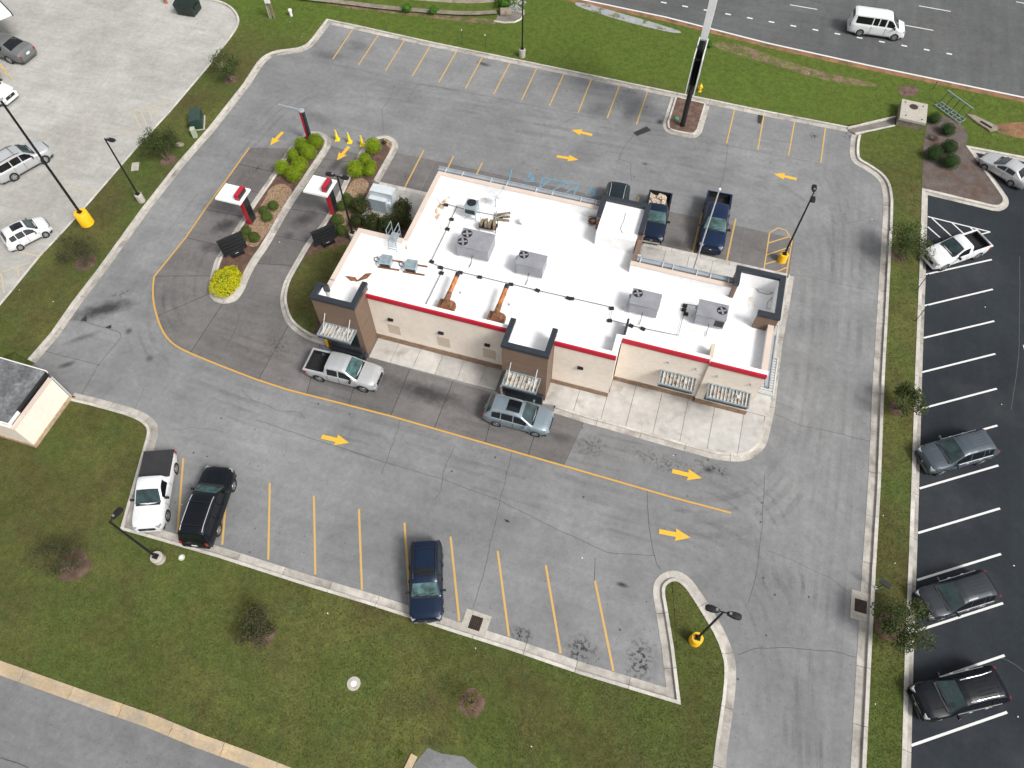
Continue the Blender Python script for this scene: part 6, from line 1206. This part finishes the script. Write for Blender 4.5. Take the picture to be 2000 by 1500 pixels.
o = empty('cable_pedestal', (-40.75, 40.3, .125), radians(-62), label='pale green cable pedestal next to the transformer', cat='pedestal'); m = MB(); m.box((0, 0, .4), (.42, .36, .8), top=.95); m.build('body', 'pedestal_green', o); m = MB(); m.box((0, 0, .83), (.46, .4, .06), top=.9); m.build('cap', 'pedestal_green', o)
m = MB(); m.box((0, 0, .03), (.95, .6, .08), top=.97); o = m.build('access_lid', 'concrete_base'); o.location = (-43.62, 35.5, .13); o.rotation_euler = (0, 0, radians(-63)); tag(o, 'grey concrete access lid set in the west grass strip', 'lid')
m = MB(); m.ball((0, 0, .15), (.35, .25, .22), 9, 6); m.ball((.2, .1, .1), (.2, .2, .15), 8, 5); o = m.build('boulder', 'concrete_old'); q = w(351, 285, .13); o.location = (q.x, q.y, .12); tag(o, 'small grey boulder beside the broad tree', 'boulder')
# fire hydrant
o = empty('fire_hydrant', (-.32, 58.95, .125), label='yellow fire hydrant on the verge behind the pylon sign', cat='hydrant')
MB().lathe([(.17, 0), (.17, .05), (.11, .06), (.11, .5), (.15, .52), (.15, .58), (.12, .62), (.05, .74)], n=14).build('barrel', 'hydrant_yellow', o, smooth=40)
for s in (1, -1): MB().cyl((s*.1, 0, .42), (s*.22, 0, .42), .06, n=10).build('outlet', 'hydrant_yellow', o)
MB().cyl((0, -.1, .38), (0, -.24, .38), .08, n=10).build('outlet', 'hydrant_yellow', o); MB().cyl((0, 0, .72), (0, 0, .8), .04, n=5).build('operating_nut', 'hydrant_yellow', o)
# pylon sign on its own kerbed island
isl = round_pl(W2([(1311, 190), (1295, 240), (1296, 252), (1304, 261), (1345, 270), (1362, 269), (1371, 258), (1386, 207)]), (1, 6), 2)
kerb('py', isl, 1, .36, .15, sec=2.2); pi_ = KERBS['py']; kerb('py2', [pi_[0], pi_[-1]], 1, 0.0, .12, hh=.14, sec=3)
bedpoly('island_bed', pi_, .11, 'mulch_red')
o = empty('pylon_sign', (-1.0, 53.95, .11), label='tall black pylon sign seen edge-on in its kerbed island', cat='sign')
MB().cyl((0, 0, 0), (0, 0, 13.5), .22, .2, 16).build('pole', 'black_metal', o, smooth=40)
for x in (-.33, .33):
    m = MB(); m.b2(x-.04, x+.04, -1.45, 1.45, 4.1, 7.3); p_ = m.build('reader_panel', 'sign_white', o); m = MB(); m.b2(x-.10 if x > 0 else x+.042, x-.042 if x > 0 else x+.10, -1.4, 1.4, 4.15, 7.25); m.build('panel_back', 'black_metal', p_)
m = MB()
for z in (4.6, 6.8): m.b2(-.28, .28, -.9, -.8, z, z+.12); m.b2(-.28, .28, .8, .9, z, z+.12)
m.build('panel_bracket', 'black_metal', o); m = MB(); m.box((.05, 0, 12.1), (.52, 3.6, 5.8)); m.build('sign_cabinet', 'sign_white', o)
m = MB(); m.b2(-.215, .315, -1.83, 1.83, 9.1, 9.2); m.build('cabinet_trim', 'grey_metal', o)
o = empty('valve_box', (w(1322, 232, .12).x, w(1322, 232, .12).y, .11), label='round green valve lid in the pylon island', cat='lid'); MB().lathe([(.2, 0), (.2, .06), (.17, .075)], n=14).build('rim', 'lid_green', o); MB().lathe([(.14, .07), (.14, .085)], n=12).build('lid', 'lid_green', o)
# concrete junction box and steel rack
o = empty('junction_box', (17.85, 60.65, 0), radians(-3), label='raised concrete junction box with round manhole cover', cat='drain box')
m = MB(); m.b2(-1.05, 1.05, -1.3, 1.3, -.1, .72); m.build('walls', 'concrete_old', o); m = MB(); m.box((0.03, 0, .82), (2.2, 2.7, .2), top=.99); m.build('top_slab', 'concrete_base', o)
m = MB(); m.lathe([(.36, .922), (.36, .94)], (-.02, .55, 0), 20); m.build('manhole_cover', 'grate_rust', o)
for sx, sy in ((-.75, .95), (.75, .9), (-.6, -.85), (.75, -.95)): m = MB(); m.lathe([(.07, .922), (.07, .945)], (sx, sy, 0), 10); m.build('lifting_eye', 'black_metal', o)
o = empty('steel_rack', (21.2, 62.4, .13), radians(-43), label='galvanised steel frame rack standing beside the junction box', cat='rack')
for yy in (-.4, .0, .4): MB().b2(-1.4, 1.4, yy-.03, yy+.03, .1, .16).build('base_rail', 'galvanised', o)
for k in range(7): MB().b2(-1.38+.45*k, -1.32+.45*k, -.4, .4, .045, .098).build('cross_rail', 'galvanised', o)
for k in range(5): MB().tube([(-1.3+.65*k, .0, .1), (-1.3+.65*k, .45, 1.2)], .025, 6).build('upright', 'black_metal', o)
MB().b2(-1.45, 1.42, .41, .5, 1.18, 1.27).build('top_rail', 'galvanised', o)
# drain grates
def drain(px, py, sx, sy, rz, label, n=6):
    q = w(px, py); o = empty('storm_drain', (q.x, q.y, 0), radians(rz), label=label, cat='drain', group='storm drain inlets')
    m = MB(); m.b2(-sx, sx, -sy, sy, -.05, .021); m.build('apron', 'concrete_base', o); m = MB(); m.b2(-.34, .34, -.38, .38, .0, .025); m.build('pit', 'hole_black', o)
    for k in range(n): MB().b2(-.33+.66*k/n+.02, -.33+.66*(k+1)/n-.02, -.37, .37, .026, .045).build('bar', 'grate_rust', o)
    for k in (-.12, .12): MB().b2(-.33, .33, k-.02, k+.02, .046, .056).build('cross_bar', 'grate_rust', o)
drain(929, 1217, .75, .62, -1, 'storm drain grate in the stall kerb beside the dark blue SUV'); drain(1681, 1184, .55, .85, 0, 'storm drain grate in the kerb beside the leafy tree')
o = empty('manhole', (-10.11, 3.72, .125), label='round concrete manhole with white cap in the lawn', cat='manhole'); MB().lathe([(.37, -.05), (.37, .03), (.35, .04)], n=28).build('collar', 'concrete_base', o); MB().lathe([(.16, .042), (.16, .06), (.14, .07)], n=18).build('cap', 'trim_white', o)
q = w(355, 1089, .13); o = empty('valve_box', (q.x, q.y, .125), label='pale green valve lid beside the single-head lamp post', cat='lid'); MB().lathe([(.2, 0), (.2, .04), (.15, .06)], n=14).build('rim', 'pedestal_green', o); MB().lathe([(.12, .055), (.12, .075)], n=12).build('lid', 'trim_white', o)
# flagpole on the north pavement
o = empty('flagpole', (2.56, 37.0, .13), label='slender bare flagpole on the north pavement', cat='flagpole'); MB().lathe([(.16, 0), (.16, .06), (.1, .1)], n=12).build('base', 'grey_metal', o); MB().cyl((0, 0, .05), (0, 0, 8.9), .07, .04, 10).build('pole', 'light_metal', o, smooth=40); MB().ball((0, 0, 8.98), .1, 10, 7).build('finial', 'trim_white', o, smooth=60)
# slim posts and stakes
for px, py, h, lb, tp in ((1790, 567, 1.75, 'thin dark sign post at the sealed lot kerb, near the white pickup', None), (1788, 627, 1.75, 'thin dark sign post at the sealed lot kerb, second from the white pickup', None), (903, 86, 1.4, 'white-tipped marker stake on the verge, near the culvert', 'trim_white'), (948, 92, 1.2, 'white-tipped marker stake on the verge, near the lamp post', 'trim_white'), (1822, 174, .7, 'short dark stake in the verge above the concrete junction box', None)):
    q = w(px, py, .12); o = empty('marker_post', (q.x, q.y, .12), label=lb, cat='post', group='slim posts'); MB().cyl((0, 0, 0), (0, 0, h), .028, .024, 6).build('shaft', 'transformer_green', o); MB().box((0, 0, h+.02), (.07, .05, .12)).build('tip', tp or 'black_metal', o)
q = w(1711, 1149, .12); o = empty('strip_sign', (q.x, q.y, .12), radians(-5), label='small black sign on a stub post in the grass strip', cat='sign'); MB().cyl((0, 0, 0), (.05, .0, 1.0), .03, n=6).build('post', 'black_metal', o); MB().box((.08, 0, 1.05), (.62, .3, .08), radians(-20)).build('panel', 'black_metal', o); MB().cyl((-.02, 0, 0), (-.02, 0, .08), .1, n=8).build('footing', 'concrete_base', o)
q = w(533, 36, .12); o = empty('meter_pole', (q.x, q.y, .12), radians(10), label='weathered twin-post meter stand with white box on the verge', cat='utility pole')
for x in (-.16, .16): MB().box((x, 0, 1.1), (.14, .14, 2.2)).build('post', 'bark_pale' if x < 0 else 'dark_wood', o)
MB().box((0, -.14, 1.95), (.5, .18, .6)).build('meter_box', 'trim_white', o); MB().cyl((-.3, -.05, 0), (-.3, -.05, 2.1), .03, n=6).build('conduit', 'light_metal', o)
q = w(569, 31, .12); o = empty('vent_stub', (q.x, q.y, .12), label='short white capped pipe stub on the verge', cat='pipe'); MB().lathe([(.14, 0), (.14, .5)], n=12).build('pipe', 'trim_white', o, smooth=40); MB().lathe([(.18, .48), (.18, .66), (.12, .7)], n=12).build('cap', 'trim_white', o, smooth=40)
# dumpster, forecourt sign and canopy corner
a, b = w(348, 31), w(380, 36); ang = atan2(b.y-a.y, b.x-a.x); o = empty('dumpster', ((a.x+b.x)/2-sin(ang)*.8, (a.y+b.y)/2+cos(ang)*.8, 0), ang, label='dark green rubbish dumpster with ribbed lids on the forecourt', cat='dumpster')
m = MB(); m.add([(-.9, -.7, .12), (.9, -.7, .12), (.9, .8, .12), (-.9, .8, .12), (-.98, -.85, 1.15), (.98, -.85, 1.15), (.98, .85, 1.5), (-.98, .85, 1.5)], [(0, 3, 2, 1), (0, 1, 5, 4), (1, 2, 6, 5), (2, 3, 7, 6), (3, 0, 4, 7), (4, 5, 6, 7)]); m.build('bin', 'dumpster_green', o)
for s in (-1, 1):
    m = MB(); m.add([(s*.02, -.9, 1.18), (s*.97, -.9, 1.18), (s*.97, .86, 1.54), (s*.02, .86, 1.54), (s*.02, -.9, 1.14), (s*.97, -.9, 1.14), (s*.97, .86, 1.50), (s*.02, .86, 1.50)], [(0, 1, 2, 3), (0, 4, 5, 1), (1, 5, 6, 2)]); l_ = m.build('lid', 'dumpster_green', o)
    for k in range(5): m = MB(); x = s*(.12+.19*k); m.tube([(x, -.85, 1.205), (x, .8, 1.545)], .025, 5); m.build('rib', 'dumpster_green', l_)
    m = MB(); m.b2(s*.99 if s > 0 else -1.12, s*1.12 if s > 0 else -.99, -.5, .5, .75, .95); m.build('fork_pocket', 'dumpster_green', o)
q = w(8, 148, .1); o = empty('sandwich_board', (q.x-.1, q.y-.2, 0), radians(-35), label='white poster board on a yellow stand at the forecourt edge', cat='sign')
MB().box((0, 0, 1.0), (1.3, .05, 1.5), M=Matrix.Rotation(radians(-25), 3, 'X')).build('board', 'sign_white', o); MB().box((.3, -.15, .75), (.45, .06, .5), M=Matrix.Rotation(radians(-25), 3, 'X')).build('poster', 'sign_blue', o)
for x in (-.68, .68): MB().tube([(x, .35, 1.7), (x, -.45, 0.0)], .035, 6).build('side_leg', 'bollard_yellow', o); MB().tube([(x, .35, 1.7), (x, .6, 0)], .03, 6).build('back_leg', 'bollard_yellow', o)
q = w(21, 26, 3.2); o = empty('shop_canopy', (q.x, q.y, 0), radians(-30), label='white canopy corner with dark edge overhanging the forecourt', cat='canopy'); MB().b2(-9, 0, -9, 0, 3.0, 3.3).build('roof', 'canopy_white', o); MB().b2(-9, .06, .0, .1, 2.95, 3.36).build('fascia', 'dark_metal', o); MB().cyl((-4, -4, 0), (-4, -4, 3), .15, n=10).build('column', 'light_metal', o)
q = w(324, 4, .1); m = MB(); m.cyl((0, 0, 0), (0, 0, .7), .16, .14, 12); m.ball((0, 0, .7), .15, 10, 6); o = m.build('barrel_marker', 'rust_orange'); o.location = (q.x, q.y, 0); tag(o, 'orange marker drum beside the dumpster', 'drum')
# culvert headwall and riprap
q = w(995, 30, .12); o = empty('culvert', (q.x, q.y, .1), radians(12), label='concrete culvert mouth with pale lip at the end of the channel', cat='culvert')
MB().prism([(-1.3, -1.2), (1.0, -1.0), (1.3, .8), (.4, 1.3), (-1.0, 1.0)], -.1, .05).build('apron', 'concrete_gutter_dark', o); MB().cyl((-.9, .1, .25), (.2, .2, .25), .4, n=16).build('pipe', 'concrete_old', o); MB().cyl((-.93, .1, .25), (-.905, .1, .25), .31, n=16).build('opening', 'hole_black', o)
for p_ in ([(-1.4, -1.2), (-.4, -1.35), (.6, -1.2), (1.15, -.7), (1.35, .2), (1.3, .9)],): m = MB(); m.tube([(x, y, .08) for x, y in p_], .09, 6); m.build('lip', 'concrete_kerb', o)
rr_ = random.Random(9); m = MB()
for k in range(90):
    x, y = rr_.uniform(-1.2, 1.1), rr_.uniform(.3, 2.2); s_ = rr_.uniform(.07, .16); m.ball((q.x+x, q.y+y+.4, .16), (s_, s_*rr_.uniform(.7, 1.2), s_*.7), 6, 4)
m.build('riprap', 'grey_gravel', kind='structure').__setitem__('kind', 'stuff'); bpy.data.objects['riprap']['label'] = 'loose pale riprap stones above the culvert mouth'; bpy.data.objects['riprap']['category'] = 'stones'
q = w(1922, 240, .12); o = empty('culvert', (q.x, q.y, .1), radians(-35), label='concrete flared culvert end in the red clay gully', cat='culvert'); m = MB(); m.prism([(-1.7, -.15), (-.6, -.5), (1.0, -.65), (1.3, .1), (1.0, .5), (-1.0, .25)], -.05, .06); m.build('apron', 'concrete_old', o); m = MB(); m.box((.25, -.12, .06), (1.1, .26, .03)); m.build('opening', 'hole_black', o); m = MB(); m.tube([(-1.6, -.2, .05), (-.6, -.5, .1), (1.0, -.65, .12)], .08, 6); m.build('headwall', 'concrete_old', o)
# dead grass tuft in the mulch bed
q = w(1822, 270, .14); m = MB()
for k in range(220):
    t = rr_.uniform(0, 6.28); d = Vector((cos(t)*.5, sin(t)*.5, .35*rr_.random())); p0 = Vector((cos(t)*.08, sin(t)*.08, 0)); sd = Vector((-sin(t), cos(t), 0))*.02; m.add([p0-sd, p0+sd, p0+d*rr_.uniform(.6, 1.1)], [(0, 1, 2)])
o = m.build('dry_grass', 'mulch_grey'); o.location = (q.x, q.y, .15); tag(o, 'flattened dry grass tuft in the mulch triangle', 'grass tuft')
# litter and gum spots: tiny scraps scattered over lawn and paving
m = MB(); g2 = MB()
for px, py in ((640, 1198), (38, 566), (355, 985), (929, 1266), (104, 589), (1725, 1007), (1748, 1100), (1940, 263), (1580, 143), (566, 43), (590, 72), (1038, 1458), (1710, 1375)):
    q = w(px, py, .14); m.box((q.x, q.y, .14), (rr_.uniform(.04, .09), rr_.uniform(.03, .07), .02), rr_.uniform(0, 3))
for px, py in ((1137, 1090), (1115, 813), (1315, 890), (546, 473), (1703, 429), (1980, 1105), (1988, 1400), (1924, 600), (1956, 790)):
    q = w(px, py); m.box((q.x, q.y, .02), (rr_.uniform(.04, .09), .05, .015), rr_.uniform(0, 3))
o = m.build('litter', 'sky_litter'); tag(o, 'scattered tiny scraps of pale litter', 'litter', kind='stuff')
for k in range(150):
    px, py = rr_.uniform(250, 1650), rr_.uniform(120, 1400); q = w(px, py)
    if not (-35 < q.x < 14 and 8 < q.y < 57) or (-21 < q.x < 10 and 23 < q.y < 40): continue
    s_ = rr_.uniform(.03, .09); g2.sheet([(q.x+s_*cos(t)*rr_.uniform(.7, 1.2), q.y+s_*sin(t)*rr_.uniform(.7, 1.2)) for t in (0, .9, 1.8, 2.7, 3.6, 4.5, 5.4)], .0045)
g2.build('tar_spots', 'crack_seal', LOT, kind='stuff')
# leftover twigs and rocks
q = w(780, 1480, .13); m = MB()
for k in range(160):
    t = rr_.uniform(0, 6.28); r = rr_.random()*.7; p0 = Vector((q.x+r*cos(t), q.y+r*sin(t)+.2, .13)); d = Vector((rr_.uniform(-.12, .12), rr_.uniform(-.12, .12), rr_.uniform(.05, .2))); m.add([p0, p0+Vector((.03, 0, 0)), p0+d], [(0, 1, 2)])
o = m.build('weed_patch', 'leaf_weed'); tag(o, 'pale weedy growth beside the tan kerb stub', 'weeds', kind='stuff')
